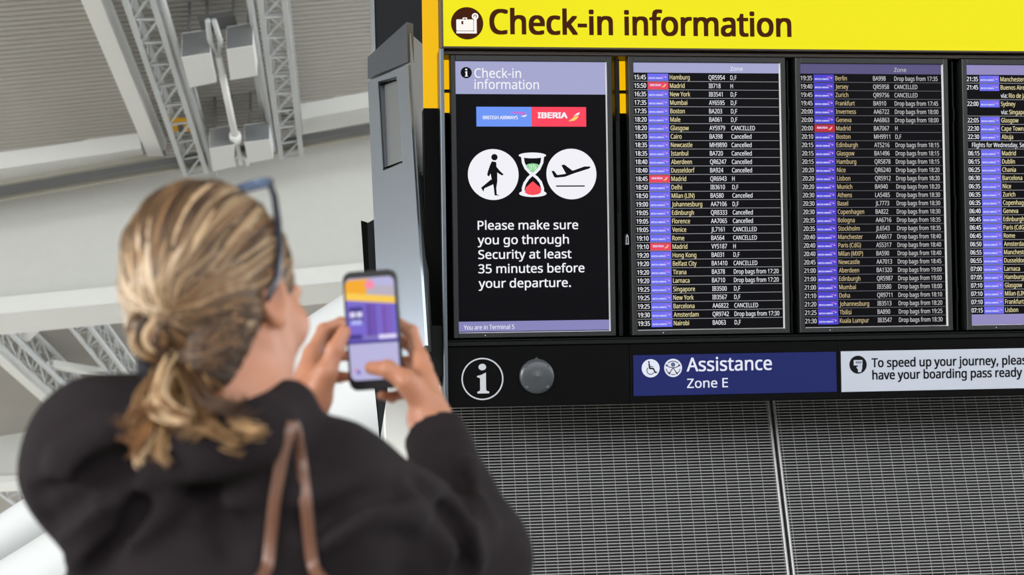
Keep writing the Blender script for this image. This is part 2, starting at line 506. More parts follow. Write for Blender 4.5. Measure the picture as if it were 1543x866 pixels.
def fill_info(b, k):
    def q(x, y):
        u, v = uvp(x, y); return (u - U0[k], v)
    h0, h1 = q(690, 141.5), q(690, 93.5)
    rect(b, 0, SW, h0[1], SH, Y1, HDR1)
    c = q(702.5, 109.5)
    b.disc(c[0], c[1], 0.0212, Y2, SCR_BLACK, 32)
    ik = 0.0212 / 31.0
    serif_i(b, c[0], c[1], ik, Y3, T_WHITE)
    p = q(715, 117); text(b, 'Check-in', p[0], p[1], .0345, Y2, T_WHITE, right=q(785, 117)[0], bold=.006, res=4)
    p = q(715, 134); text(b, 'information', p[0], p[1], .0345, Y2, T_WHITE, right=q(812, 134)[0], bold=.006, res=4)
    a, c2, d = q(718, 190.5), q(801, 190.5), q(883, 161.3)
    ba_logo(b, a[0], c2[0], a[1], d[1], BLUEB, T_WHITE, PINK, True)
    ib_logo(b, c2[0], d[0], a[1], d[1], REDB, T_WHITE, True)
    S = 6.43
    def z(x, y): return q(680 + x / S, 210 + y / S)
    for cx, cy in ((407, 340), (1164, 335)):
        c = z(cx, cy); b.disc(c[0], c[1], 0.0955, Y1, T_WHITE, 72)
    D = SCR_BLACK
    # walking figure
    c = z(418, 172); b.disc(c[0], c[1], 0.0119, Y2, D, 28)
    for poly in ([(393, 212), (435, 220), (438, 268), (445, 320), (446, 408), (394, 402), (380, 330)],
                 [(393, 212), (412, 230), (385, 320), (365, 360), (348, 345), (352, 318), (375, 250)],
                 [(420, 260), (440, 268), (470, 305), (508, 340), (490, 349), (455, 328), (425, 300)],
                 [(385, 388), (425, 408), (408, 434), (320, 474), (312, 506), (288, 468)],
                 [(400, 400), (446, 405), (436, 470), (440, 532), (468, 543), (420, 543), (412, 470)]):
        b.flat([z(*p) for p in poly], Y2, D)
    # hourglass
    P = z
    top = [P(785 + 133 * math.cos(t), 155 + 28 * math.sin(t)) for t in np.linspace(0, 2 * math.pi, 28, endpoint=False)]
    b.flat(top, Y2, T_WHITE)
    bot = [P(790 + 133 * math.cos(t), 524 + 34 * math.sin(t)) for t in np.linspace(0, 2 * math.pi, 28, endpoint=False)]
    b.flat(bot, Y2, T_WHITE)
    for pts in ([(690, 175), (697, 225), (722, 280), (765, 325), (785, 338)], [(884, 175), (878, 225), (850, 285), (810, 325), (785, 338)],
                [(785, 338), (745, 375), (712, 425), (697, 470), (697, 512)], [(785, 338), (830, 372), (865, 415), (884, 470), (886, 512)]):
        b.stroke([z(*p) for p in pts], 0.0105, Y2, T_WHITE)
    c0 = z(787, 335)
    b.flat([z(*p) for p in ((722, 250), (750, 236), (790, 231), (830, 237), (856, 250), (835, 285), (787, 333), (745, 290))], Y1, emat('sand_green', 140, 214, 150))
    p = z(752, 290); text(b, '35', p[0], p[1], 0.0165, Y2, T_WHITE, right=z(822, 290)[0], res=3)
    b.flat([z(*p) for p in ((718, 470), (760, 430), (790, 405), (825, 435), (868, 470), (868, 515), (840, 532), (790, 540), (740, 532), (714, 515))], Y3, emat('sand_red', 250, 72, 86))
    # aeroplane
    for poly in ([(970, 305), (995, 305), (1026, 345), (1100, 335), (1170, 305), (1290, 262), (1345, 262), (1348, 272), (1330, 284), (1200, 325), (1100, 362), (1010, 371), (995, 362)],
                 [(1066, 250), (1095, 243), (1178, 305), (1110, 330)]):
        b.flat([z(*p) for p in poly], Y2, D)
    a, c = z(1015, 458), z(1292, 445); rect(b, a[0], c[0], a[1], c[1], Y2, D)
    for s, x0, x1, y in (('Please make sure', 720, 871, 346), ('you go through', 720, 857, 368), ('Security at least', 721, 861, 390), ('35 minutes before', 721, 880.5, 411.5), ('your departure.', 721.5, 860, 433.5)):
        p = q(x0, y); text(b, s, p[0], p[1], .0325, Y2, T_WHITE, right=q(x1, y)[0], bold=.012, res=4)
    f0 = q(700, 484.5); rect(b, 0, SW, 0.006, f0[1], Y1, FOOT)
    p = q(699, 496.6); text(b, 'You are in Terminal 5', p[0], p[1], .0165, Y2, T_WHITE, right=q(775, 496)[0], bold=.006, res=3)

def serif_i(b, cx, cz, k, y, m):
    """the information i: k metres per unit; the ring around it has radius 31"""
    def z(x, yy): return (cx + (x - 640) / 9.625 * k, cz - (yy - 393) / 9.625 * k)
    b.flat([z(640 + 55 * math.cos(t), 225 + 46 * math.sin(t)) for t in np.linspace(0, 2 * math.pi, 28, endpoint=False)], y, m)
    b.flat([z(*p) for p in ((562, 350), (625, 335), (690, 303), (690, 545), (700, 563), (733, 572), (733, 598), (565, 598), (565, 572), (597, 563), (605, 545), (605, 385), (597, 378), (562, 366))], y, m)

PITCH = 0.03225
def fill_rows(rows, dim=False):
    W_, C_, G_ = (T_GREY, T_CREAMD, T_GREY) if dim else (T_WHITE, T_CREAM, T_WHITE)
    sxc = fit('Johannesburg', .0172, .118); sxf = fit('QR5954', .0172, .0640); sxd = fit('Drop bags from 17:20', .0168, .176); sxs = fit('CANCELLED', .0168, .093); sxq = fit('Cancelled', .0168, .0785)
    def fill(b, k):
        rect(b, 0, SW, 0.979, SH, Y1, {1: HDR1, 2: HDR3, 3: HDR4}[k])
        uz = 0.379
        if k < 3: text(b, 'Zone', uz, .988, .0155, Y2, W_, width=.049, res=3)
        for i, row in enumerate(rows):
            vc = 0.9622 - PITCH * i
            zb = vc - 0.0088
            tm, al, city, fl, st = row
            if tm: text(b, tm, 0.0045, zb, .0172, Y1, W_, width=.0450, bold=.012, res=2)
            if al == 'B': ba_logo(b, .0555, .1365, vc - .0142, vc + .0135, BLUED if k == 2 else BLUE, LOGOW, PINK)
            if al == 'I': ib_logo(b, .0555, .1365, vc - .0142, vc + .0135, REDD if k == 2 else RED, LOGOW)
            if city: 
                xx = .1420 if al is not None else .02
                mm = W_ if al is None else C_
                if city.startswith('via: '):
                    text(b, 'via:', .1420, zb, .0172, Y1, W_, sx=sxc, bold=.006, res=2)
                    text(b, city[5:], .1755, zb, .0172, Y1, C_, sx=sxc, bold=.006, res=2)
                else:
                    text(b, city, xx, zb, .0172, Y1, mm, sx=sxc, bold=.005, res=2)
            if fl: text(b, fl, .2935, zb, .0172, Y1, W_, sx=sxf, bold=.005, res=2)
            if st: text(b, st, uz, zb, .0168, Y1, G_, sx=sxd if st.startswith('Drop') else sxq if st == 'Cancelled' else sxs, bold=.004, res=2)
            nxt = rows[i + 1] if i + 1 < len(rows) else None
            if nxt is not None and nxt[0] and al is not None or (nxt and nxt[1] is None and False):
                pass
            if nxt is not None and (nxt[0] or nxt[1] is None):
                rect(b, 0.0, SW - .006, vc - PITCH / 2 - .0008, vc - PITCH / 2 + .0009, Y1, L_LINED if dim else L_LINE)
        if k == 3:
            vb = 0.9622 - PITCH * (len(rows) - .5)
            rect(b, 0, SW, .004, vb, Y1, HDR4)
    return fill

def parse(s):
    out = []
    for ln in s.strip().split('\n'):
        a = ln.split('|'); out.append(tuple(a + [''] * (5 - len(a))))
    return out
ROWS2 = parse('''15:45|B|Hamburg|QR5954|D,F
15:50|I|Madrid|IB718|H
16:35|B|New York|IB3541|D,F
17:35|B|Mumbai|AY6595|D,F
17:35|B|Boston|BA203|D,F
18:20|B|Male|BA061|D,F
18:20|B|Glasgow|AY5979|CANCELLED
18:20|B|Cairo|BA398|Cancelled
18:35|B|Newcastle|MH9890|Cancelled
18:35|B|Istanbul|BA720|Cancelled
18:40|B|Aberdeen|QR6247|Cancelled
18:40|B|Dusseldorf|BA924|Cancelled
18:45|I|Madrid|QR6943|H
18:50|B|Delhi|IB3610|D,F
18:50|B|Milan (LIN)|BA580|Cancelled
19:00|B|Johannesburg|AA7106|D,F
19:05|B|Edinburgh|QR8333|Cancelled
19:05|B|Florence|AA7065|Cancelled
19:05|B|Venice|JL7161|CANCELLED
19:10|B|Rome|BA564|CANCELLED
19:10|I|Madrid|VY5187|H
19:20|B|Hong Kong|BA031|D,F
19:20|B|Belfast City|BA1410|CANCELLED
19:20|B|Tirana|BA378|Drop bags from 17:20
19:20|B|Larnaca|BA710|Drop bags from 17:20
19:25|B|Singapore|IB3500|D,F
19:25|B|New York|IB3567|D,F
19:25|B|Barcelona|AA6822|CANCELLED
19:30|B|Amsterdam|QR9742|Drop bags from 17:30
19:35|B|Nairobi|BA063|D,F''')
ROWS3 = parse('''19:35|B|Berlin|BA998|Drop bags from 17:35
19:40|B|Jersey|QR5958|CANCELLED
19:45|B|Zurich|QR9756|CANCELLED
19:45|B|Frankfurt|BA910|Drop bags from 17:45
20:00|B|Inverness|AA6722|Drop bags from 18:00
20:00|B|Geneva|AA6863|Drop bags from 18:00
20:00|I|Madrid|BA7067|H
20:10|B|Boston|MH9911|D,F
20:15|B|Edinburgh|AT5216|Drop bags from 18:15
20:15|B|Glasgow|BA1496|Drop bags from 18:15
20:15|B|Hamburg|QR5878|Drop bags from 18:15
20:20|B|Nice|QR6240|Drop bags from 18:20
20:20|B|Lisbon|QR5912|Drop bags from 18:20
20:20|B|Munich|BA940|Drop bags from 18:20
20:30|B|Athens|LA5485|Drop bags from 18:30
20:30|B|Basel|JL7773|Drop bags from 18:30
20:30|B|Copenhagen|BA822|Drop bags from 18:30
20:35|B|Bologna|AA6716|Drop bags from 18:35
20:35|B|Stockholm|JL6543|Drop bags from 18:35
20:40|B|Manchester|AA6617|Drop bags from 18:40
20:40|B|Paris (CdG)|AS5317|Drop bags from 18:40
20:40|B|Milan (MXP)|BA590|Drop bags from 18:40
20:45|B|Newcastle|AA7013|Drop bags from 18:45
21:00|B|Aberdeen|BA1320|Drop bags from 19:00
21:00|B|Edinburgh|QR5987|Drop bags from 19:00
21:00|B|Mumbai|IB3580|Drop bags from 18:00
21:10|B|Doha|QR9711|Drop bags from 18:10
21:20|B|Johannesburg|IB3513|Drop bags from 18:20
21:25|B|Tbilisi|BA890|Drop bags from 19:25
21:30|B|Kuala Lumpur|IB3547|Drop bags from 18:30''')
ROWS4 = [(a, 'B' if a else '', c, '', '') for a, c in (('21:35', 'Manchester'), ('21:45', 'Buenos Aires'), ('', 'via: Rio de Janeiro'), ('22:00', 'Sydney'), ('', 'via: Singapore'),
    ('22:05', 'Glasgow'), ('22:30', 'Cape Town'), ('22:30', 'Abuja'), ('', 'Flights for Wednesday, Sep'), ('06:15', 'Madrid'), ('06:15', 'Dublin'), ('06:25', 'Chania'), ('06:30', 'Barcelona'),
    ('06:35', 'Nice'), ('06:35', 'Zurich'), ('06:35', 'Copenhagen'), ('06:40', 'Geneva'), ('06:45', 'Edinburgh'), ('06:45', 'Paris (CdG)'), ('06:45', 'Rome'), ('06:50', 'Amsterdam'), ('06:55', 'Manchester'),
    ('06:55', 'Dusseldorf'), ('07:00', 'Larnaca'), ('07:05', 'Hamburg'), ('07:10', 'Glasgow'), ('07:10', 'Milan (LIN)'), ('07:10', 'Frankfurt'), ('07:15', 'Lisbon'))]
ROWS4 = [(a, None if c.startswith('Flights') else l, c, f, s) for a, l, c, f, s in ROWS4]
screen(0, 'tall screen with walking figure, hourglass and aeroplane symbols above white text', 'portrait screens on the board', fill_info)
screen(1, 'flight screen with bright lavender header whose first row reads 15:45 Hamburg', 'portrait screens on the board', fill_rows(ROWS2))
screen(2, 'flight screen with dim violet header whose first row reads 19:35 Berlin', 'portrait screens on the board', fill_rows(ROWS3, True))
screen(3, 'flight screen cut by the picture edge whose first row reads 21:35 Manchester', 'portrait screens on the board', fill_rows(ROWS4))

# ------------------------------------------------------------------ panels under the screens
M_INK = mat('white_print', srgb(176, 178, 184), rough=0.5, var=0.02, spec=0.1)
ip = thing('information_panel', 'black panel with a ringed white letter i and a round cover', 'panel', bloc(0, 0), ROT)
b = MB()
b.bbox(-0.0435, 0.6435, -0.012, 0.10, -0.2735, -0.0505, M_BLACK2, 0.002)
c = uvp(726.5, 570.5)
b.ring(c[0], c[1], 0.0733, 0.0785, -0.0126, M_INK, 72)
serif_i(b, c[0], c[1], 0.00253, -0.0126, M_INK)
b.build('panel_face', ip)
b = MB()
c = uvp(808, 566.5)
M_COVER = mat('grey_moulded_cover', srgb(58, 61, 65), rough=0.28, var=0.08, scale=30, spec=0.4)
b.lathe([(0.0655, -0.0125), (0.0655, -0.022), (0.062, -0.027), (0.050, -0.031), (0.030, -0.034), (0.001, -0.0345)], (c[0], 0, c[1]), M_COVER, 56)
b.prism([(c[0] - .012, c[1] + .060), (c[0] + .012, c[1] + .060), (c[0], c[1] + .072)], -0.024, -0.013, M_COVER)
cv_ = b.build('round_cover', ip); cv_['label'] = 'round grey domed cover plate'
for a in (45, 135, 225, 315):
    s = MB(); x = c[0] + .056 * math.cos(math.radians(a)); zz = c[1] + .056 * math.sin(math.radians(a))
    s.lathe([(0.0062, -0.0225), (0.0062, -0.030), (0.0045, -0.0315), (0.0008, -0.0300)], (x, 0, zz), M_DALU, 14)
    s.build('screw', cv_)

sgn = thing('assistance_sign', 'dark blue sign with white text, wheelchair and figure symbols', 'sign', bloc(0, 0), ROT)
M_NAVY = mat('navy_vinyl', srgb(22, 28, 76), rough=0.5, var=0.03, scale=10, emit=srgb(22, 28, 76), estr=0.4, spec=0.1)
M_PR = mat('lit_white_print', srgb(178, 180, 194), rough=0.5, var=0.02, emit=srgb(215, 218, 236), estr=0.2, spec=0.1)
b = MB(); b.bbox(0.6445, 1.4605, -0.012, 0.10, -0.2735, -0.0505, M_BLACK2, 0.002); b.build('backing', sgn)
b = MB()
b.bbox(0.657, 1.4485, -0.016, -0.011, -0.2460, -0.0920, M_NAVY, 0.001)
y_ = -0.0166
p = uvp(1033.5, 559); text(b, 'Assistance', p[0], p[1], .0505, y_, M_PR, right=uvp(1161, 559)[0], bold=.012, res=5)
p = uvp(1034, 584); text(b, 'Zone E', p[0], p[1], .0345, y_, M_PR, right=uvp(1095, 584)[0], bold=.010, res=5)
S = 14.03
def z3(x, y): return uvp(950 + x / S, 525 + y / S)
for cx, cy in ((407, 413), (880, 405)):
    c = z3(cx, cy); b.disc(c[0], c[1], 0.0345, y_, M_PR, 48)
DK = M_BLACK
y2 = y_ - .0006
c = z3(370, 282); b.disc(c[0], c[1], .0035, y2, DK, 16)
b.stroke([z3(372, 318), z3(385, 400), z3(392, 418), z3(462, 418), z3(500, 500), z3(530, 496)], .0055, y2, DK)
b.stroke([z3(385, 378), z3(450, 378)], .0028, y2, DK)
b.stroke([z3(405 + 78 * math.cos(t), 462 + 78 * math.sin(t)) for t in np.linspace(math.radians(-135), math.radians(-330), 20)], .0026, y2, DK)
for a0, a1 in ((-135, -45), (155, 130), (105, 75), (50, 10), (172, 155)):
    b.stroke([z3(880 + 147 * math.cos(math.radians(a)), 405 + 142 * math.sin(math.radians(a))) for a in np.linspace(a0, a1, 10)], .0028, y2, DK)
b.stroke([z3(745, 352), z3(800, 388), z3(880, 402), z3(960, 388), z3(1008, 350)], .0028, y2, DK)
b.stroke([z3(878, 402), z3(800, 520)], .003, y2, DK); b.stroke([z3(882, 402), z3(958, 518)], .003, y2, DK)
for cx, cy in ((745, 352), (1008, 350), (802, 520), (958, 518)):
    c = z3(cx, cy); b.ring(c[0], c[1], .002, .0042, y2, DK, 16)
c = z3(878, 335); b.disc(c[0], c[1], .0078, y2, DK, 24); b.disc(c[0], c[1], .0050, y2 - .0005, mat('eye_blue', srgb(70, 96, 140), var=0.02), 20)
b.build('printed_face', sgn)

sgn = thing('boarding_pass_sign', 'white sign with black lettering about having the boarding pass ready', 'sign', bloc(0, 0), ROT)
b = MB(); b.bbox(1.4615, BW, -0.012, 0.10, -0.2735, -0.0505, M_BLACK2, 0.002); b.build('backing', sgn)
M_SIGNW = mat('white_sign_face', srgb(160, 165, 176), rough=0.5, var=0.02, scale=8, emit=srgb(196, 202, 216), estr=0.12, spec=0.1)
M_SINK = mat('black_print', srgb(10, 10, 15), rough=0.5, var=0.02, spec=0.1)
b = MB()
b.bbox(1.4678, BW - .03, -0.016, -0.011, -0.2470, -0.0910, M_SIGNW, 0.001)
p = uvp(1312.5, 571.3); sx = text(b, 'have your boarding pass ready', p[0], p[1], .0335, y_, M_SINK, right=uvp(1537, 569)[0], bold=.020, res=5)
p = uvp(1311.5, 552.8); text(b, 'To speed up your journey, please', p[0], p[1], .0335, y_, M_SINK, sx=sx, bold=.020, res=5)
S = 9.625
def z4(x, y): return uvp(1200 + x / S, 520 + y / S)
c = z4(872, 280); b.disc(c[0], c[1], .0345, y_, M_SINK, 48)
M_SW2 = M_SIGNW
b.flat([z4(*p) for p in ((808, 212), (935, 212), (935, 290), (808, 290))], y2, M_SW2)
for i in range(5):
    x = 840 + i * 17
    b.flat([z4(*p) for p in ((x, 232), (x + 9, 232), (x + 9, 262), (x, 262))], y2 - .0005, M_SINK)
b.flat([z4(*p) for p in ((872, 286), (930, 286), (932, 330), (914, 388), (872, 388), (868, 340))], y2, M_SW2)
b.flat([z4(*p) for p in ((848, 308), (868, 308), (872, 345), (858, 338))], y2, M_SW2)
b.flat([z4(*p) for p in ((893, 292), (898, 292), (903, 318), (899, 318))], y2 - .0005, M_SINK)
b.build('printed_face', sgn)
# ------------------------------------------------------------------ grey metal housing on the island's corner and the dark column behind it
def plane_hit(x, y, P, n):
    r = ray(x, y); n = np.array(n, float)
    return CAM + r * ((P - CAM).dot(n) / r.dot(n))
M_HOUS = mat('brushed_grey_metal', srgb(150, 157, 166), rough=0.24, metal=0.85, var=0.05, scale=18, stretch=(40, 40, 1))
M_HOUSD = mat('dark_grey_cap_metal', srgb(84, 87, 92), rough=0.36, metal=0.7, var=0.05, scale=18)
M_HOUSS = mat('grey_side_metal', srgb(112, 114, 114), rough=0.42, metal=0.6, var=0.05, scale=12)
A_t = at_y(613, 33, 5.0); A_b = at_y(640, 518, 5.07)
L_t = at_z(554, 86, A_t[2]); L_b = at_y(574, 560, 5.32)
L_b[2] = A_b[2]
C_t = at_y(652, 80, 5.17); C_b = at_y(656, 556, 5.24); C_b[2] = A_b[2]
base = (A_b + L_b + C_b) / 3
n_face = np.cross(A_b - L_b, A_t - A_b); n_face /= np.linalg.norm(n_face)
if n_face[1] > 0: n_face = -n_face
def onface(x, y, off=0.0):
    return plane_hit(x, y, A_b + n_face * off, n_face) - base
hs = thing('metal_housing', 'tapered grey metal housing with a long curved recess, left of the screens', 'housing', base)
b = MB()
dz = np.array([0, 0, 0.045])
ina = -n_face * 0.012
At, Ab, Lt, Lb, Ct, Cb = [p - base for p in (A_t - dz + ina, A_b + ina, L_t - dz + ina, L_b + ina, C_t, C_b)]
Kt = Lt + (Ct - At) * .45; Kb = Lb + (Cb - Ab) * .45
b.hexa([Ab, Cb, Kb, Lb, At, Ct, Kt, Lt], M_HOUSS)
b.build('housing_body', hs)
b = MB()
def plate(mb, pts, th, m):
    """pts on the face (counterclockwise seen from outside), pushed inwards by th"""
    n = len(pts); vs = list(pts) + [p - n_face * th for p in pts]
    mb.add(vs, [tuple(range(n)), tuple(range(2 * n - 1, n - 1, -1))] + [((i + 1) % n, i, n + i, n + (i + 1) % n) for i in range(n)], m)
plate(b, [onface(554, 118), onface(614.5, 93), onface(613, 33), onface(554, 86)], 0.03, M_HOUSD)
b.build('cap_panel', hs)
b = MB()
o = [onface(574, 570), onface(641, 520), onface(614.5, 97.5), onface(554, 122.5)]
r_ = [onface(577, 257), onface(606.5, 246.5), onface(597.5, 115), onface(569.5, 123)]
for i in range(4):
    j = (i + 1) % 4
    plate(b, [o[i], o[j], r_[j], r_[i]], 0.012, M_HOUS)
b.build('front_panel', hs)
b = MB()
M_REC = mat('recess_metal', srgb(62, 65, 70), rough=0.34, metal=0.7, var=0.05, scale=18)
n = 14; vs = []; fs = []
g = 0.02
q = [r_[0] * .97 + r_[2] * .03, r_[1] * .97 + r_[3] * .03, r_[2] * .97 + r_[0] * .03, r_[3] * .97 + r_[1] * .03]
for i in range(n + 1):
    t = i / n; d = 0.006 + 0.05 * math.sin(math.pi * t) ** 0.8
    vs += [q[0] * (1 - t) + q[1] * t - n_face * d, q[3] * (1 - t) + q[2] * t - n_face * d]
for i in range(n): fs.append((2 * i, 2 * i + 2, 2 * i + 3, 2 * i + 1))
b.add(vs, fs, M_REC, True)
for e in (0, 1):
    ed = [vs[2 * i + e] for i in range(n + 1)]
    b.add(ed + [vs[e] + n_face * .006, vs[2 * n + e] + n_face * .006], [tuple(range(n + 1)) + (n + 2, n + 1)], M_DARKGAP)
b.build('curved_recess', hs)

cl = at_y(566, 40, 5.52); cr = at_y(650, 40, 5.52); cs = at_y(637, 40, 5.52)
M_COLD = mat('dark_slate_panel', srgb(22, 24, 27), rough=0.5, var=0.06, scale=8, spec=0.15)
co = thing('dark_column', 'tall dark slate column rising behind the grey metal housing', 'column', (cl[0], 5.52, 0))
ztop = 4.6
CZ = float(at_y(600, 540, 5.52)[2])
b = MB(); b.box(0, cs[0] - cl[0], 0, 0.10, CZ, ztop, M_COLD); b.build('wide_panel', co)
b = MB(); b.box(cs[0] - cl[0] + .006, cr[0] - cl[0], 0.0, 0.10, CZ, ztop, M_COLD); b.box(cs[0] - cl[0], cs[0] - cl[0] + .006, 0.02, 0.10, CZ, ztop, M_DARKGAP); b.build('narrow_panel', co)
b = MB(); b.bbox(-0.020, -0.003, -0.008, 0.10, CZ, ztop, M_ALU, 0.003); b.build('aluminium_strip', co)
b = MB(); b.box(0.17, cr[0] - cl[0] - .02, 0.07, 0.12, 2.3, CZ + .05, M_DARKGAP); b.build('post', co)

def px_prism(mb, pts, Y, d, m, org):
    P = [at_y(x, y, Y) - org for x, y in pts]
    n = len(P); D = np.array([0, d, 0])
    mb.add(P + [p + D for p in P], [tuple(range(n)), tuple(range(2 * n - 1, n - 1, -1))] + [((i + 1) % n, i, n + i, n + (i + 1) % n) for i in range(n)], m)
org = at_y(573, 660, 5.43)
fin = thing('tapered_fin', 'thin dark fin tapering to a point behind the phone', 'fin', org)
b = MB(); px_prism(b, [(544, 332), (553.5, 335), (556, 400), (567, 590), (571.5, 655), (573, 660), (569, 612), (553, 470)], 5.43, 0.02, M_DARKGAP, org); b.build('black_edge', fin)
b = MB(); px_prism(b, [(553.5, 336), (566, 329), (571, 420), (584, 588), (573, 660), (567, 590), (556, 400)], 5.43, 0.05, M_COLD, org); b.build('slate_face', fin)

# ------------------------------------------------------------------ the terminal roof
RH, RA = 18.0, 0.16                                    # roof 18 m above the camera, rising to the right
def ceil_pt(x, y, drop=0.0):
    r = ray(x, y)
    return CAM + r * ((RH - drop) / (r[2] - RA * r[0]))
def roof_z(p, drop=0.0):
    return CAM[2] + RH - drop + RA * p[0]
e1 = (ceil_pt(220, 235) - ceil_pt(0, 265))[:2]; e1 /= np.linalg.norm(e1)
e1b = (ceil_pt(560, 418) - ceil_pt(0, 477))[:2]; e1b /= np.linalg.norm(e1b)
e1 = e1 + e1b; e1 /= np.linalg.norm(e1)
e2 = (ceil_pt(235, 241) - ceil_pt(136, 0))[:2]; e2 /= np.linalg.norm(e2)
b = MB()
prof = []
k = 0
bb0 = -45.0
while bb0 + k * 0.20 < 140:
    o = bb0 + k * 0.20
    prof += [(o, 0.0), (o + .08, 0.0), (o + .10, .05), (o + .18, .05)]
    k += 1
vs = []; fs = []
for bb, dzz in prof:
    for tt in (-38, 60):
        p = e1 * tt + e2 * bb
        vs.append((p[0], p[1], roof_z(p) + dzz))
for i in range(len(prof) - 1):
    fs.append((2 * i, 2 * i + 2, 2 * i + 3, 2 * i + 1))
b.add(vs, fs, M_DECK)
structure(b.build('ceiling'))

def ext(p, q, a, c):
    """extend segment p-q by fraction a before p and c after q"""
    p = np.array(p); q = np.array(q); d = q - p
    return p - d * a, q + d * c
def beam_px(name, label, cat, l0, r0, l1, r1, drop, h, a=0.0, c=0.0, m=None, group=None):
    p0 = (ceil_pt(*l0, drop) + ceil_pt(*r0, drop)) / 2; p1 = (ceil_pt(*l1, drop) + ceil_pt(*r1, drop)) / 2
    d = (p1 - p0) / np.linalg.norm(p1 - p0)
    w = []
    for l, r in ((l0, r0), (l1, r1)):
        v = ceil_pt(*r, drop) - ceil_pt(*l, drop); v = v - v.dot(d) * d; w.append(np.linalg.norm(v))
    w = sum(w) / 2
    p0, p1 = ext(p0, p1, a, c)
    o = (p0 + p1) / 2
    bb = MB(); bb.beam(p0 - o, p1 - o, w, h, m or M_WHITE)
    ob = bb.build(name, None, o)
    return tag(ob, label, cat, group)
GB = 'white steel beams of the roof'
beam_px('roof_beam', 'wide white roof beam running away from the viewer, left of the lattice trusses', 'beam', (121, 0), (152, 0), (226, 245), (250, 242), 0.55, 0.60, 1.2, 0.0, None, GB)
beam_px('roof_beam', 'white cross beam along the lower edge of the corrugated bay at upper left', 'beam', (2, 276), (2, 253), (222, 242), (215, 224), 0.45, 0.5, 1.5, -0.01, None, GB)
beam_px('roof_beam', 'white cross beam between the right lattice truss and the grey metal housing', 'beam', (455, 202), (455, 180), (556, 184), (556, 161), 0.45, 0.5, 0.0, 2.5, None, GB)
beam_px('roof_beam', 'white beam beside the lowest lattice truss at the left edge', 'beam', (0, 552), (0, 531), (74, 615), (84, 608), 0.55, 0.6, 0.3, 1.2, None, GB)
# service rails
def line_beam(name, label, cat, p, q, drop, w, h, a=0, c=0, m=None, group=None):
    p0, p1 = ext(ceil_pt(*p, drop), ceil_pt(*q, drop), a, c)
    o = (p0 + p1) / 2; bb = MB(); bb.beam(p0 - o, p1 - o, w, h, m or M_MIDG)
    return tag(bb.build(name, None, o), label, cat, group)
M_RAIL = mat('rail_grey', srgb(92, 93, 92), rough=0.5, var=0.05, scale=3)
M_STONE = mat('warm_grey_paint', srgb(158, 154, 142), rough=0.6, var=0.05, scale=3)
line_beam('service_rail', 'dark grey rail crossing under the roof from the left edge to the housing', 'rail', (0, 293), (556, 198), 1.0, 0.20, 0.17, 0.8, 1.2, M_RAIL)
line_beam('service_rail', 'pale ledge running just above the dark grey rail', 'rail', (0, 281), (250, 237), 0.6, 0.16, 0.2, 0.8, 0.0, M_STONE)

line_beam('service_rail', 'light grey strip running just below the dark grey rail', 'rail', (0, 303), (556, 206.5), 1.0, 0.12, 0.10, 0.8, 1.2, M_STONE)
def girder(name, label, t0, t1, b0, b1, fpx, a, c):
    P0, P1 = ceil_pt(*t0), ceil_pt(*t1)
    d = (P1 - P0); d[2] = 0
    n = np.array([d[1], -d[0], 0]); n /= np.linalg.norm(n)
    if n[1] > 0: n = -n                                # towards the viewer
    Q0, Q1 = plane_hit(*b0, P0, n), plane_hit(*b1, P0, n)
    F0, F1 = plane_hit(b0[0], b0[1] + fpx, P0, n), plane_hit(b1[0], b1[1] + fpx, P0, n)
    P0, P1 = ext(P0, P1, a, c); Q0, Q1 = ext(Q0, Q1, a, c); F0, F1 = ext(F0, F1, a, c)
    o = (P0 + P1 + Q0 + Q1) / 4
    t = thing(name, label, 'girder', o, group='big white girders of the roof')
    bk = -n * 1.2
    bb = MB(); bb.hexa([Q0 - o, Q1 - o, Q1 + bk - o, Q0 + bk - o, P0 - o, P1 - o, P1 + bk - o, P0 + bk - o], M_PALE)
    bb.build('web', t)
    f = n * 0.22; g2 = bk - n * .2
    bb = MB(); bb.hexa([F0 + f - o, F1 + f - o, F1 + g2 - o, F0 + g2 - o, Q0 + f - o, Q1 + f - o, Q1 + g2 - o, Q0 + g2 - o], M_WHITE)
    bb.build('bottom_flange', t)
    return t
girder('roof_girder', 'deep pale girder crossing behind the head, from the left edge to the housing', (0, 300), (556, 205), (0, 452), (556, 399), 25, 0.6, 1.0)
girder('roof_girder', 'far pale girder at the left edge, level with the black shoulder', (0, 657), (60, 647), (0, 719), (60, 716), 10, 2.0, 6.0)

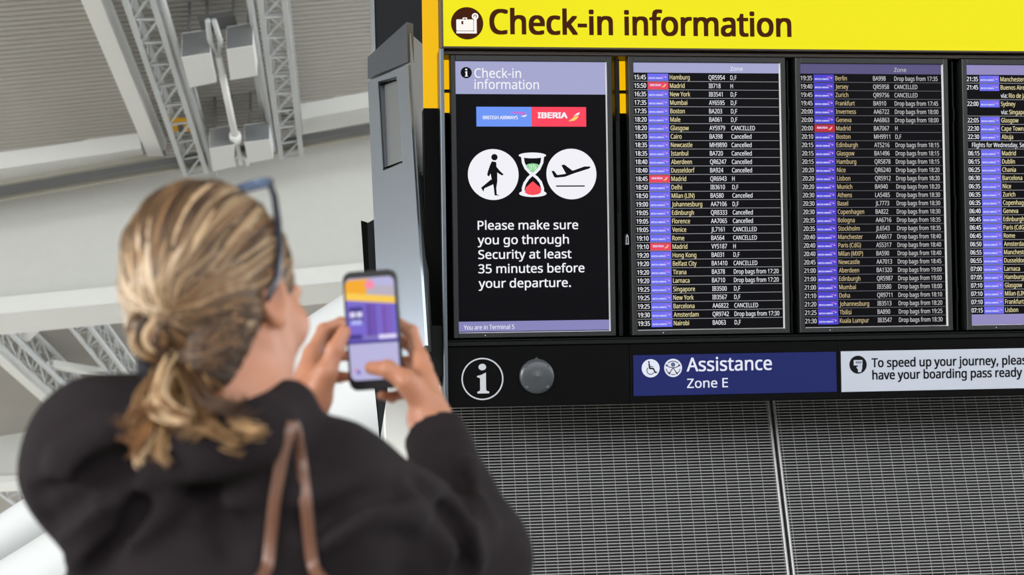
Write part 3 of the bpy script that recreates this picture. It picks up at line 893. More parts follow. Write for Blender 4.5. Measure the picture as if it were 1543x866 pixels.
def truss(label, l0, l1, r0, r1, drop, depth, n, a=0.0, c=0.0, rc=0.06, rl=0.032, flip=False):
    BL = ext(ceil_pt(*l0, drop), ceil_pt(*l1, drop), a, c); BR = ext(ceil_pt(*r0, drop), ceil_pt(*r1, drop), a, c)
    o = (BL[0] + BL[1] + BR[0] + BR[1]) / 4
    up = np.array([0, 0, depth])
    t = thing('roof_truss', label, 'truss', o, group='lattice trusses under the roof')
    ch = [(BL[0], BL[1]), (BR[0], BR[1]), (BL[0] + up, BL[1] + up), (BR[0] + up, BR[1] + up)]
    for p, q in ch:
        bb = MB(); bb.beam(p - o, q - o, rc * 2, rc * 2, M_GREYP); bb.build('chord', t)
    bb = MB()
    def at(k, s): return ch[k][0] * (1 - s) + ch[k][1] * s - o + np.array([0, 0, rc])
    for i in range(n + 1):
        s = i / n
        for k0, k1 in ((0, 1), (2, 3), (0, 2), (1, 3)):
            bb.tube([at(k0, s), at(k1, s)], rl, M_GREYP, n=5, cap=False)
        if i < n:
            s2 = (i + 1) / n
            if flip: s, s2 = s2, s
            bb.tube([at(0, s2), at(1, s)], rl, M_GREYP, n=5, cap=False)
            bb.tube([at(2, s), at(3, s2)], rl, M_GREYP, n=5, cap=False)
            bb.tube([at(0, s), at(2, s2)], rl, M_GREYP, n=5, cap=False)
            bb.tube([at(1, s2), at(3, s)], rl, M_GREYP, n=5, cap=False)
    bb.build('lacing', t)
    return t
truss('grey lattice truss beside the wide white beam, left of the hanging white boxes', (187, 0), (280, 268), (229, 0), (311, 262), 1.1, 0.6, 16, 0.8, 0.0)
truss('grey lattice truss right of the hanging white boxes', (391, 0), (424, 242), (428, 0), (454, 237), 1.1, 0.6, 16, 0.8, 0.0)
truss('lowest grey lattice truss at the left edge, beside a white beam', (0, 521), (89, 603), (0, 490), (107, 592), 1.1, 0.8, 11, 0.2, 1.4)
truss('short grey lattice truss running down to the black shoulder, left of the hair', (84, 468), (168, 570), (112, 465), (190, 566), 1.1, 0.8, 11, 0.1, 1.2)
truss('small far lattice truss low at the left edge, above the big white column', (-10, 738), (45, 778), (16, 731), (55, 760), 1.1, 0.8, 6, 0.5, 1.0)
line_beam('roof_brace', 'slim white brace slanting between the two far lattice trusses', 'brace', (80, 470), (39, 510), 0.9, 0.34, 0.25, 0, 0.1, M_WHITE, 'slim braces of the roof')
line_beam('roof_brace', 'slim white brace lying level between the far lattice trusses', 'brace', (84, 555), (163, 568), 0.9, 0.34, 0.25, 0.1, 0.1, M_WHITE, 'slim braces of the roof')
# pipes alongside the near trusses
def pipe(label, p, q, drop, r, a=0.0, c=0.0):
    p0, p1 = ext(ceil_pt(*p, drop), ceil_pt(*q, drop), a, c); o = (p0 + p1) / 2
    bb = MB(); bb.tube([p0 - o, p1 - o], r, M_GREYP, n=8)
    return tag(bb.build('roof_pipe', None, o), label, 'pipe', 'pipes along the lattice trusses')
pipe('grey pipe along the right side of the left lattice truss', (244, 0), (323, 262), 1.0, 0.085, 0.8)
pipe('grey pipe along the left side of the right lattice truss', (377, 0), (413, 225), 1.0, 0.085, 0.8)
pipe('thin grey pipe between the left pair of hanging boxes', (290, 125), (308, 195), 0.5, 0.06)
pipe('thin grey pipe between the right pair of hanging boxes', (386, 112), (398, 182), 0.5, 0.06)
# hanging boxes
M_BOXW = mat('white_box_panel', srgb(212, 212, 210), rough=0.5, var=0.03, scale=3)
M_NEARG = mat('near_face_grey', srgb(120, 122, 124), rough=0.5, var=0.06, scale=6)  # near face of each box, darker grey than the casing
def hang_box(label, nt, bl, br, fl, fr, drop):
    a, c, d, e = [ceil_pt(*p, drop) for p in (bl, br, fr, fl)]
    r = ray(*nt); zt = CAM[2] + r[2] * (a[1] - CAM[1]) / r[1]
    h = max(0.5, min(zt - a[2], drop + 0.3))
    o = (a + c + d + e) / 4
    t = thing('hanging_box', label, 'box', o, group='white boxes hung between the trusses')
    up = np.array([0, 0, h])
    bb = MB(); bb.hexa([p - o for p in (a, c, d, e)] + [p - o + up for p in (a, c, d, e)], M_BOXW); bb.build('casing', t)
    nf = np.array([(c - a)[1], -(c - a)[0], 0]); nf /= np.linalg.norm(nf); nf *= -np.sign(nf[1])
    bb = MB(); ins = (c - a) * .015
    f4 = [a + ins + up * .03, c - ins + up * .03, c - ins + up * .97, a + ins + up * .97]
    bb.hexa([f4[0] - nf * .03 - o, f4[1] - nf * .03 - o, f4[1] - o, f4[0] - o, f4[3] - nf * .03 - o, f4[2] - nf * .03 - o, f4[2] - o, f4[3] - o], M_NEARG); bb.build('near_face', t)
    for p in (a * .8 + d * .2, c * .8 + e * .2):
        bb = MB(); bb.tube([p - o + up, np.array([p[0], p[1], roof_z(p) + .02]) - o], 0.04, M_MIDG, n=6); bb.build('hanger', t)
hang_box('white box under the roof, upper left of the four', (268, 50), (273, 87), (317, 80), (286, 132), (326, 124), 1.5)
hang_box('white box under the roof, upper right of the four', (333, 40), (341, 75), (381, 69), (347, 121), (388, 114), 1.5)
hang_box('white box under the roof, lower left of the four', (310, 194), (315, 224), (354, 218), (321, 258), (353, 251), 1.5)
hang_box('white box under the roof, lower right of the four', (361, 188), (368, 215), (406, 210), (374, 246), (412, 239), 1.5)
# tie strut with its end forks
p0, p1 = ceil_pt(329, 84, 1.3), ceil_pt(363, 246, 1.3)
o = (p0 + p1) / 2
st = thing('tie_strut', 'white tubular strut running between the four hanging boxes', 'strut', o)
d = p1 - p0
bb = MB(); bb.tube([p0 - o, p0 + d * .70 - o], 0.085, M_WHITE, n=12); bb.build('tube', st)
bb = MB(); bb.tube([p0 + d * .70 - o, p0 + d * .705 - o, p0 + d * .755 - o, p0 + d * .76 - o], [.09, .15, .15, .09], M_WHITE, n=14); bb.build('collar', st)
bb = MB(); bb.tube([p0 + d * .76 - o, p1 - o], 0.065, M_WHITE, n=10); bb.build('end_rod', st)
sd = np.array([.16, 0, 0])
for sg_ in (-1, 1):
    bb = MB(); bb.tube([p0 + d * .90 - o, p1 - d * .04 + sd * sg_ - o, p1 + d * .02 + sd * sg_ - o], 0.05, M_WHITE, n=8); bb.build('end_fork', st)
for sg_ in (-1, 1):
    bb = MB(); bb.tube([p0 - o, p0 - d * .12 + sd * .7 * sg_ - o, p0 - d * .27 + sd * .4 * sg_ - o], 0.06, M_GREYP, n=8); bb.build('upper_fork', st)
line_beam('cross_plate', 'dark cross plate at the top of the white strut', 'plate', (302, 41), (356, 32), 0.9, 0.5, 0.12, 0, 0, M_RAIL)
o = ceil_pt(272, 188, 0.75)
bb = MB(); bb.bbox(-.32, .32, -.18, .18, -.10, .12, mat('yellow_paint', srgb(224, 165, 24), rough=0.5, var=0.05), .03); bb.box(-.05, .08, -.19, .19, -.11, -.02, M_RAIL)
tag(bb.build('yellow_box', None, o), 'small yellow box inside the left lattice truss', 'box')

# ------------------------------------------------------------------ big inclined columns behind the visitor
M_COLW = mat('column_white_paint', srgb(206, 209, 210), rough=0.5, var=0.02, scale=2)
def inclined(label, p, q, Y, r0, r1, a, c):
    A, B_ = at_y(*p, Y), at_y(*q, Y)
    d = B_ - A
    s0 = (0.0 - A[2]) / d[2]
    A2 = A + d * s0; B2 = A + d * c
    o = A2
    t = thing('inclined_column', label, 'column', o, group='big white inclined columns')
    n = 24; pts = []; rr = []
    for i in range(n + 1):
        s = s0 + (c - s0) * i / n
        pts.append(A + d * s - o); rr.append(max(.12, r0 + (r1 - r0) * s))
    bb = MB(); bb.tube(pts, rr, M_COLW, n=40); bb.build('shaft', t)
    bb = MB(); bb.lathe([(0.02, 0.22), (.42, .22), (.50, .16), (.50, 0.0)], (0, 0, 0), M_GREYP, 28, 'z'); bb.build('foot', t)
px_m = 2200 / 13.5
inclined('big white inclined column whose upper edge shows between the face and the phone', (0, 816), (500, 520), 13.0, 33 / px_m, 56 / px_m, 0, 1.9)
inclined('big white inclined column in the bottom left corner, below the other one', (0, 905), (500, 640), 12.0, 44 / px_m, 82 / px_m, 0, 1.9)
# ------------------------------------------------------------------ smooth solids on a grid
def A3(*p): return np.array(p, float)
def sd_cone(P, a, b, ra, rb):
    a = np.asarray(a, float); b = np.asarray(b, float); d = b - a
    t = np.clip(((P - a) @ d) / max(d.dot(d), 1e-12), 0, 1)
    return np.linalg.norm(P - a - t[..., None] * d, axis=-1) - (ra + (rb - ra) * t)
def sd_ell(P, c, r, R=None):
    q = P - np.asarray(c, float)
    if R is not None: q = q @ R                         # columns of R are the ellipsoid's axes
    q0 = q / r; k0 = np.linalg.norm(q0, axis=-1); k1 = np.linalg.norm(q0 / r, axis=-1)
    return k0 * (k0 - 1) / np.maximum(k1, 1e-9)
def sd_disc_torus(P, c, ax, R, r):
    q = P - np.asarray(c, float); h = q @ ax
    rad = np.linalg.norm(q - h[..., None] * ax, axis=-1)
    return np.hypot(rad - R, h) - r
def smin(a, b, k):
    if a is None: return b
    h = np.clip(0.5 + 0.5 * (b - a) / k, 0, 1)
    return b * (1 - h) + a * h - k * h * (1 - h)
def smax(a, b, k): return -smin(-a, -b, k)

def surface_nets(fn, lo, hi, h):
    lo = np.asarray(lo, float); n = np.ceil((np.asarray(hi) - lo) / h).astype(int) + 1
    X = np.stack(np.meshgrid(*[lo[i] + h * np.arange(n[i]) for i in range(3)], indexing='ij'), -1)
    F = np.empty(n)
    for i in range(0, n[0], 24): F[i:i + 24] = fn(X[i:i + 24])
    S = F < 0
    c = S[:-1, :-1, :-1].astype(np.int8)
    corners = [(i, j, k) for i in (0, 1) for j in (0, 1) for k in (0, 1)]
    cnt = np.zeros(n - 1, np.int8)
    for i, j, k in corners: cnt += S[i:n[0] - 1 + i, j:n[1] - 1 + j, k:n[2] - 1 + k]
    act = (cnt > 0) & (cnt < 8)
    idx = -np.ones(n - 1, int); ii = np.argwhere(act); idx[act] = np.arange(len(ii))
    acc = np.zeros((len(ii), 3)); w = np.zeros(len(ii))
    for a in corners:
        for ax in range(3):
            if a[ax]: continue
            b = list(a); b[ax] = 1
            fa = F[tuple((ii + a).T)]; fb = F[tuple((ii + b).T)]
            m = (fa < 0) != (fb < 0)
            t = np.where(m, fa / np.where(m, fa - fb, 1), 0)
            p = np.array(a, float) + t[:, None] * (np.array(b) - np.array(a))
            acc[m] += p[m]; w += m
    V = lo + h * (ii + acc / w[:, None])
    quads = []
    for ax in range(3):
        o = [x for x in range(3) if x != ax]
        s = [slice(1, -1)] * 3; s[ax] = slice(0, -1)
        s2 = [slice(1, -1)] * 3; s2[ax] = slice(1, None)
        A, B_ = S[tuple(s)], S[tuple(s2)]
        E = np.argwhere(A != B_); 
        if not len(E): continue
        flip = A[tuple(E.T)]
        base = E.copy(); base[:, o[0]] += 1; base[:, o[1]] += 1
        def cell(d0, d1):
            q = base.copy(); q[:, o[0]] -= d0; q[:, o[1]] -= d1
            return idx[tuple(q.T)]
        q = np.stack([cell(1, 1), cell(0, 1), cell(0, 0), cell(1, 0)], 1)
        if ax == 1: flip = ~flip
        q[~flip] = q[~flip][:, ::-1]
        quads.append(q)
    Q = np.concatenate(quads); Q = Q[(Q >= 0).all(1)]
    return V, Q

def mesh_np(name, parts, mats_, parent=None, mi=None, org=(0, 0, 0)):
    Vs = []; Qs = []; o = 0
    for V, Q in parts:
        Vs.append(V); Qs.append(Q + o); o += len(V)
    V = np.concatenate(Vs) - np.asarray(org, float); Q = np.concatenate(Qs)
    me = bpy.data.meshes.new(name)
    me.vertices.add(len(V)); me.vertices.foreach_set('co', V.ravel())
    me.loops.add(Q.size); me.loops.foreach_set('vertex_index', Q.ravel())
    me.polygons.add(len(Q)); me.polygons.foreach_set('loop_start', np.arange(len(Q)) * 4)
    me.update(calc_edges=True); me.validate()
    for m in mats_: me.materials.append(m)
    me.polygons.foreach_set('use_smooth', np.ones(len(me.polygons), bool))
    if mi is not None:
        me.polygons.foreach_set('material_index', mi(V[Q].mean(1)).astype(np.int32))
    ob = bpy.data.objects.new(name, me); COL.objects.link(ob)
    if parent is not None: ob.parent = parent
    return ob

# ------------------------------------------------------------------ the visitor: joints, placed where the photo shows them
D = at_depth
HC = D(335, 455, 1.60)
yaw = math.radians(37); pit = math.radians(4)
HF = A3(math.sin(yaw) * math.cos(pit), math.cos(yaw) * math.cos(pit), math.sin(pit))
HR = A3(math.cos(yaw), -math.sin(yaw), 0)
HU = np.cross(HR, HF)
HM = np.stack([HR, HF, HU], 1)                          # local (right, front, up) -> world
def H(r, f, u): return HC + HM @ A3(r, f, u)

NB = D(352, 612, 1.57)
NH = D(348, 700, 1.57)
SL, SR = D(166, 696, 1.55), D(492, 752, 1.58)
EL, ER = D(235, 800, 1.80), D(722, 836, 1.80)
WL, WR = D(466, 604, 1.985), D(648, 634, 1.965)
LX = (SR - SL); LX[2] = 0; LX /= np.linalg.norm(LX)
FY = A3(-LX[1], LX[0], 0)
BM = np.stack([LX, FY, A3(0, 0, 1)], 1)
CH = D(338, 800, 1.60)
PEL = A3(CH[0] - 0.01, CH[1] + 0.02, 0.95)

def f_head(P):
    L = (P - HC) @ HM
    d = sd_ell(L, (0, -.018, .032), A3(.071, .090, .086))
    d = smin(d, sd_ell(L, (0, .030, -.030), A3(.060, .066, .082)), .03)
    for s in (-1, 1):
        d = smin(d, sd_cone(L, A3(s * .050, -.002, -.052), A3(s * .012, .074, -.098), .018, .015), .025)
        d = smin(d, sd_ell(L, (s * .040, .066, -.022), A3(.021, .022, .022)), .02)          # cheek bone
        d = smin(d, sd_cone(L, A3(s * .012, .092, .020), A3(s * .042, .074, .018), .009, .008), .012)  # brow
        d = smax(d, -sd_ell(L, (s * .031, .098, .002), A3(.018, .014, .010)), .010)         # eye socket
        d = smin(d, sd_ell(L, (s * .031, .079, .001), A3(.0135, .0125, .0125)), .004)
    d = smin(d, sd_cone(L, A3(0, .088, .008), A3(0, .108, -.030), .007, .0105), .010)
    for s in (-1, 1): d = smin(d, sd_ell(L, (s * .010, .098, -.034), A3(.008, .009, .007)), .006)
    d = smin(d, sd_ell(L, (0, .088, -.060), A3(.023, .010, .006)), .006)
    d = smin(d, sd_ell(L, (0, .086, -.070), A3(.020, .010, .007)), .006)
    d = smin(d, sd_ell(L, (0, .080, -.100), A3(.020, .017, .015)), .016)
    for s in (-1, 1):
        tilt = math.radians(14)
        up_ = A3(0, -math.sin(tilt), math.cos(tilt)); fr_ = A3(0, math.cos(tilt), math.sin(tilt)); out = A3(s * .90, -.42, 0); out /= np.linalg.norm(out)
        fr2 = np.cross(up_, out); fr2 /= np.linalg.norm(fr2)
        R = np.stack([out, fr2, up_], 1)
        c = A3(s * .078, -.010, -.012)
        e = sd_ell(L, c, A3(.0075, .018, .031), R)
        e = smax(e, -sd_ell(L, c + out * .008, A3(.007, .011, .021), R), .004)
        e = smin(e, sd_ell(L, c + up_ * -.027 + fr2 * .0, A3(.006, .009, .010), R), .006)
        d = smin(d, e, .007)
    return d
def f_neck(P):
    return smin(sd_cone(P, H(0, -.022, -.055), NB + A3(0, 0.0, -.03), .052, .060), sd_cone(P, H(0, .03, -.085), NB + A3(.0, .03, -.03), .030, .045), .03)

def chain(P, js, rs, k=.004):
    d = None
    for i in range(len(js) - 1):
        d = smin(d, sd_cone(P, js[i], js[i + 1], rs[i], rs[i + 1]), k) if d is not None else sd_cone(P, js[i], js[i + 1], rs[i], rs[i + 1])
    return d
def J(*pts): return [D(*p) for p in pts]
RHAND = dict(
    index=(J((633, 540, 2.010), (620, 500, 2.026), (598, 487, 2.036), (578, 487, 2.036)), (.0105, .0095, .0085, .0070)),
    middle=(J((638, 553, 2.035), (620, 520, 2.052), (596, 511, 2.052), (574, 514, 2.040)), (.0105, .0095, .0085, .0070)),
    ring=(J((636, 568, 2.050), (616, 546, 2.066), (592, 543, 2.060), (572, 548, 2.044)), (.0100, .0090, .0080, .0066)),
    little=(J((628, 584, 2.052), (608, 592, 2.052), (590, 598, 2.030), (575, 595, 2.004)), (.0092, .0080, .0073, .0064)),
    thumb=(J((640, 606, 1.962), (612, 574, 1.950), (584, 556, 1.954), (559, 554, 1.978)), (.0165, .0135, .0120, .0088)))
LHAND = dict(
    index=(J((470, 532, 2.025), (488, 497, 2.046), (514, 487, 2.050), (538, 490, 2.038)), (.0105, .0094, .0084, .0070)),
    middle=(J((466, 546, 2.040), (484, 514, 2.064), (514, 506, 2.064), (540, 509, 2.044)), (.0105, .0095, .0085, .0070)),
    ring=(J((468, 561, 2.050), (485, 540, 2.072), (512, 535, 2.066), (536, 538, 2.044)), (.0100, .0090, .0080, .0066)),
    little=(J((474, 577, 2.050), (492, 572, 2.060), (512, 568, 2.045), (528, 567, 2.030)), (.0092, .0080, .0074, .0066)),
    thumb=(J((478, 594, 1.978), (492, 560, 1.968), (505, 526, 1.974), (519, 500, 1.984)), (.0165, .0135, .0118, .0092)))
def f_hand(P, HD, W, E):
    kn = {k: HD[k][0][0] for k in HD}
    palm = None
    for k in ('index', 'middle', 'ring', 'little'):
        c = sd_cone(P, W + (kn[k] - W) * .10, kn[k], .021, .0125)
        palm = c if palm is None else smin(palm, c, .016)
    palm = smin(palm, sd_cone(P, W, HD['thumb'][0][0], .024, .0165), .016)
    palm = smin(palm, sd_cone(P, HD['thumb'][0][0], HD['thumb'][0][1], .0165, .0135), .012)
    palm = smin(palm, sd_cone(P, HD['thumb'][0][1] * .7 + HD['thumb'][0][0] * .3, kn['index'] * .6 + W * .4, .010, .013), .014)   # web of the thumb
    d = palm
    for k in ('index', 'middle', 'ring', 'little', 'thumb'):
        js, rs = HD[k]
        f = chain(P, js, rs, .003)
        for j_, r_k in zip(js[1:-1], rs[1:-1]):
            f = smin(f, np.linalg.norm(P - j_, axis=-1) - r_k * 1.06, .003)     # knuckles
        d = smin(d, f, .0055) if k != 'thumb' else smin(d, f, .007)
    d = smin(d, sd_cone(P, W, W + (E - W) * .35, .0245, .029), .014)
    return d
def f_arm(P, S, E, W):
    return smin(sd_cone(P, S, E, .045, .036), sd_cone(P, E, W, .036, .025), .02)
def f_torso(P):
    L = (P - CH) @ BM
    d = sd_ell(L, (0, .0, -.13), A3(.150, .092, .20))
    d = smin(d, sd_cone(P, NB, SL, .045, .045), .05); d = smin(d, sd_cone(P, NB, SR, .045, .045), .05)
    return smin(d, sd_ell((P - PEL) @ BM, (0, 0, 0), A3(.155, .10, .14)), .08)
def leg_pts(s):
    hip = PEL + LX * s * .085 + A3(0, 0, -.06)
    return hip, hip * A3(1, 1, 0) + FY * .02 + A3(0, 0, .50), hip * A3(1, 1, 0) + LX * s * .03 + A3(0, 0, .09)
def f_body(P):
    d = smin(f_head(P), f_neck(P), .025)
    d = smin(d, f_torso(P), .03)
    d = smin(d, f_arm(P, SL, EL, WL), .03); d = smin(d, f_arm(P, SR, ER, WR), .03)
    for s in (-1, 1):
        a, k_, c = leg_pts(s)
        d = smin(d, smin(sd_cone(P, a, k_, .075, .048), sd_cone(P, k_, c, .048, .032), .02), .03)
        d = smin(d, sd_cone(P, c, c + FY * .12 + A3(0, 0, -.05), .032, .028), .02)
    return d
def boxof(pts, m):
    pts = np.array(pts); return pts.min(0) - m, pts.max(0) + m
hb = (HC + A3(-.15, -.15, -.20), HC + A3(.15, .15, .15))
rb = boxof([j for k in RHAND for j in RHAND[k][0]] + [WR], .030)
lb = boxof([j for k in LHAND for j in LHAND[k][0]] + [WL], .030)
parts = [surface_nets(lambda P: smin(smin(f_head(P), f_neck(P), .025), f_torso(P), .03), *hb, .0028),
         surface_nets(lambda P: f_hand(P, RHAND, WR, ER), *rb, .0021), surface_nets(lambda P: f_hand(P, LHAND, WL, EL), *lb, .0021)]
V, Q = surface_nets(f_body, boxof([SL, SR, EL, ER, WL, WR, HC, PEL, A3(PEL[0], PEL[1], 0.05)], .2)[0] * A3(1, 1, 0) + A3(0, 0, .005), boxof([SL, SR, EL, ER, WL, WR, HC, PEL], .2)[1], .012)
keep = np.ones(len(Q), bool)
for lo_, hi_ in (hb, rb, lb):
    ins = ((V > lo_ + .013) & (V < hi_ - .013)).all(1)
    keep &= ~ins[Q].all(1)
parts.append((V, Q[keep]))

M_SKIN = mat('warm_skin', srgb(178, 121, 93), rough=0.5, var=0.06, scale=35, bump=0.04, bscale=900, sss=0.15)
M_LIP = mat('lip_skin', srgb(176, 96, 92), rough=0.45, var=0.05, scale=60, sss=0.1)
ORG = A3(PEL[0], PEL[1], 0)
def lipmask(c):
    L = (c + ORG - HC) @ HM
    return ((np.abs(L[:, 0]) < .022) & (L[:, 1] > .086) & (L[:, 1] < .115) & (L[:, 2] < -.054) & (L[:, 2] > -.077)).astype(int)
person = mesh_np('person', parts, [M_SKIN, M_LIP], None, lipmask, ORG)
person.location = ORG
tag(person, 'person in a black hooded top with a blonde ponytail, photographing the board with a phone', 'person')

# ---- clothes
M_HOOD = mat('black_jersey_fabric', srgb(36, 31, 33), rough=0.95, var=0.18, scale=45, bump=0.25, bscale=420, spec=0.15)
RIDGES = []
def cuff(P, E, W, t, r):
    """sleeve of the forearm, cut square at fraction t towards the wrist and left open"""
    d = W - E; n = d / np.linalg.norm(d); c = E + d * t
    s = sd_cone(P, E, c, .060, r)
    s = smin(s, sd_cone(P, c - n * .030, c, r + .003, r + .004), .006)
    s = smax(s, (P - c) @ n, .006)
    return smax(s, -sd_cone(P, c - n * .02, c + n * .05, r - .009, r - .009), .004)
def f_hoodie0(P):
    L = (P - CH) @ BM
    d = sd_ell(L, (0, .0, -.155), A3(.182, .118, .25))
    d = smin(d, sd_cone(P, NH, SL, .078, .082), .06)
    d = smin(d, sd_cone(P, NH, SR, .076, .080), .05)
    d = smin(d, sd_cone(P, PEL + A3(0, 0, .12), PEL + A3(0, 0, -.06), .165, .175), .10)
    d = smin(d, smin(sd_cone(P, SL, EL, .083, .062), cuff(P, EL, WL, .94, .041), .03), .045)
    d = smin(d, smin(sd_cone(P, SR, ER, .080, .062), cuff(P, ER, WR, .90, .041), .03), .035)
    # hood lying behind the neck
    hp = J((222, 618, 1.56), (255, 650, 1.49), (330, 668, 1.465), (395, 652, 1.49), (428, 622, 1.56))
    for i in range(4): d = smin(d, sd_cone(P, hp[i], hp[i + 1], .032, .032), .025)
    d = smin(d, sd_cone(P, hp[4], D(405, 618, 1.66), .030, .024), .025)
    return d
def hit(fn, x, y, d0=1.1, d1=2.3, n=240):
    ds = np.linspace(d0, d1, n); P = CAM + ray(x, y)[None] * ds[:, None]
    f = fn(P); i = np.argmax(f < 0)
    return D(x, y, ds[i] if (f < 0).any() else d1)
def dense(pts):
    out = []
    for (x0, y0), (x1, y1) in zip(pts[:-1], pts[1:]):
        for t in np.linspace(0, 1, 4, endpoint=False): out.append((x0 + (x1 - x0) * t, y0 + (y1 - y0) * t))
    return out + [pts[-1]]
for pts, r in (([(62, 752), (120, 716), (190, 690), (280, 668)], .014), ([(84, 800), (150, 752), (220, 722), (300, 700)], .014), ([(100, 690), (160, 655), (215, 640)], .014),
               ([(120, 845), (200, 800), (270, 740)], .014), ([(640, 742), (680, 760), (705, 800), (712, 850)], .014), ([(600, 760), (650, 790), (690, 840)], .014),
               ([(700, 700), (715, 745), (740, 780)], .008), ([(500, 800), (560, 770), (620, 770)], .014), ([(330, 760), (380, 740), (450, 745)], .014)):
    RIDGES.append(([hit(f_hoodie0, *p) for p in dense(pts)], r))
GROOVES = [([hit(f_hoodie0, *p) for p in dense(pts)], r) for pts, r in (
    ([(58, 748), (110, 722), (170, 694), (236, 668)], .0085), ([(76, 790), (130, 752), (190, 716)], .009), ([(300, 735), (330, 775), (345, 820)], .008),
    ([(150, 850), (190, 800), (215, 760)], .009), ([(662, 768), (690, 800), (700, 850)], .010), ([(690, 716), (705, 760)], .008), ([(480, 790), (540, 750), (600, 742)], .008))]
def fold(P, pts, r):
    f = None
    for i in range(len(pts) - 1):
        c = sd_cone(P, pts[i], pts[i + 1], r, r); f = c if f is None else np.minimum(f, c)
    return f
def f_hoodie(P):
    d = f_hoodie0(P)
    for pts, r in RIDGES:
        d = smin(d, fold(P, pts, r), .020)
    for pts, r in GROOVES:
        d = smax(d, -fold(P, pts, r), .022)
    w = .0022 * np.sin(P[..., 0] * 46 + 3 * np.sin(P[..., 2] * 19)) * np.sin(P[..., 2] * 37 + 2 * np.sin(P[..., 1] * 23 + P[..., 0] * 11))
    d = d + w
    return smax(d, -(P[..., 2] - (PEL[2] - .12)), .01)
lo_, hi_ = boxof([SL, SR, EL, ER, WL, WR, NB, PEL], .16)
lo_[2] = PEL[2] - .14; hi_[2] = NB[2] + .12
hood = mesh_np('hooded_top', [surface_nets(f_hoodie, lo_, hi_, .0062)], [M_HOOD], person, None, ORG)
hood['label'] = 'black hooded top'
M_JEAN = mat('dark_blue_denim', srgb(40, 46, 62), rough=0.85, var=0.15, scale=120)
def f_trs(P):
    d = sd_ell((P - PEL) @ BM, (0, 0, -.04), A3(.168, .112, .14))
    for s in (-1, 1):
        a, k_, c = leg_pts(s)
        d = smin(d, smin(sd_cone(P, a, k_, .086, .060), sd_cone(P, k_, c + A3(0, 0, .02), .060, .052), .02), .03)
    return d
lo_, hi_ = boxof([PEL, A3(PEL[0], PEL[1], .05)], .24); lo_[2] = .06; hi_[2] = PEL[2] + .03
mesh_np('trousers', [surface_nets(f_trs, lo_, hi_, .012)], [M_JEAN], person, None, ORG)
for s in (-1, 1):
    c = leg_pts(s)[2] * A3(1, 1, 0)
    fn = lambda P: smax(smin(smin(sd_cone(P, c + A3(0, 0, .05) - FY * .03, c + FY * .15 + A3(0, 0, .035), .046, .036), sd_cone(P, c + A3(0, 0, .05), c + A3(0, 0, .11), .046, .048), .02), sd_cone(P, c - FY * .05 + A3(0, 0, .02), c + FY * .16 + A3(0, 0, .02), .045, .042), .01), -(P[..., 2] - .002), .003)
    mesh_np('shoe', [surface_nets(fn, c + A3(-.22, -.22, -.01), c + A3(.22, .25, .16), .008)], [mat('white_trainer_leather', srgb(215, 213, 208), rough=0.5)], person, None, ORG)

# ---- hair
def hair_mat():
    m = mat('blonde_hair', (1, 1, 1, 1), rough=0.42, var=0.0, spec=0.4)
    nt = m.node_tree; N = nt.nodes; L = nt.links
    b = N['Principled BSDF']
    at = N.new('ShaderNodeAttribute'); at.attribute_name = 'tint'
    L.new(at.outputs['Color'], b.inputs['Base Color'])
    return m
M_HAIR = hair_mat()
M_HROOT = mat('hair_underlayer', srgb(48, 34, 23), rough=0.6, var=0.3, scale=60)
EC = A3(0, -.020, .034); ER_ = A3(.079, .098, .094)
TIE = D(272, 548, 1.53)
TL = (TIE - HC) @ HM
def f_hair(P):
    L = (P - HC) @ HM
    d = sd_ell(L, EC, ER_ - .003)
    d = smin(d, sd_cone(L, A3(0, -.062, -.01), TL, .056, .022), .04)
    for s in (-1, 1): d = smin(d, sd_cone(L, A3(s * .036, -.046, -.035), A3(s * .024, -.050, -.090), .040, .030), .02)
    d = smax(d, L[..., 1] - .36 * L[..., 2] - .054, .012)                 # hairline
    for s in (-1, 1):
        d = smax(d, -sd_ell(L, (s * .083, .016, -.032), A3(.036, .034, .038)), .010)   # round the ear
    d = smax(d, -(L[..., 2] + .135), .01)
    return d
hair = mesh_np('hair', [surface_nets(f_hair, HC - .19, HC + .17, .004)], [M_HROOT], person, None, ORG)
hair['label'] = 'highlighted blonde hair combed back into a low ponytail'

TINTS = [srgb(*c) for c in ((74, 52, 34), (104, 78, 52), (140, 110, 78), (170, 140, 104), (198, 168, 130), (224, 200, 168), (134, 98, 64))]
def tint(w):
    k = RNG.choice(len(TINTS), p=np.array(w) / sum(w)); c = np.array(TINTS[k][:3]) * A3(.80, .80, .82) * RNG.uniform(.82, 1.15)
    return (*np.clip(c, 0, 1), 1)
def locks_to_obj(name, locks, parent, flat=0.6):
    mb = MB(); cols = []
    for path, rad, col in locks:
        n = mb.tube(path, rad, M_HAIR, n=6, flat=flat)
        cols += [col] * n
    mb.cols = cols
    mb.v = [tuple(np.array(p) - ORG) for p in mb.v]
    o = mb.build(name, parent); return o
def proj_px(p):
    q = np.asarray(p) - CAM; z_ = q.dot(C_FWD)
    return 771.5 + FPX * q.dot(C_RIGHT) / z_, 433 - FPX * q.dot(C_UP) / z_
def nrm(v): return v / np.linalg.norm(v)
def push_out(locks):
    X = np.array([p for l in locks for p in l[0]]); R = np.array([r for l in locks for r in l[1]])
    for _ in range(4):
        d = f_hair(X); e = 1e-4
        g = np.stack([(f_hair(X + np.eye(3)[i] * e) - d) / e for i in range(3)], 1)
        g /= np.linalg.norm(g, axis=1)[:, None] + 1e-9
        X = X + g * np.clip(R * .35 - d, 0, None)[:, None]
    k = 0
    for i, l in enumerate(locks):
        n = len(l[0]); locks[i] = (list(X[k:k + n]), l[1], l[2]); k += n
locks = []
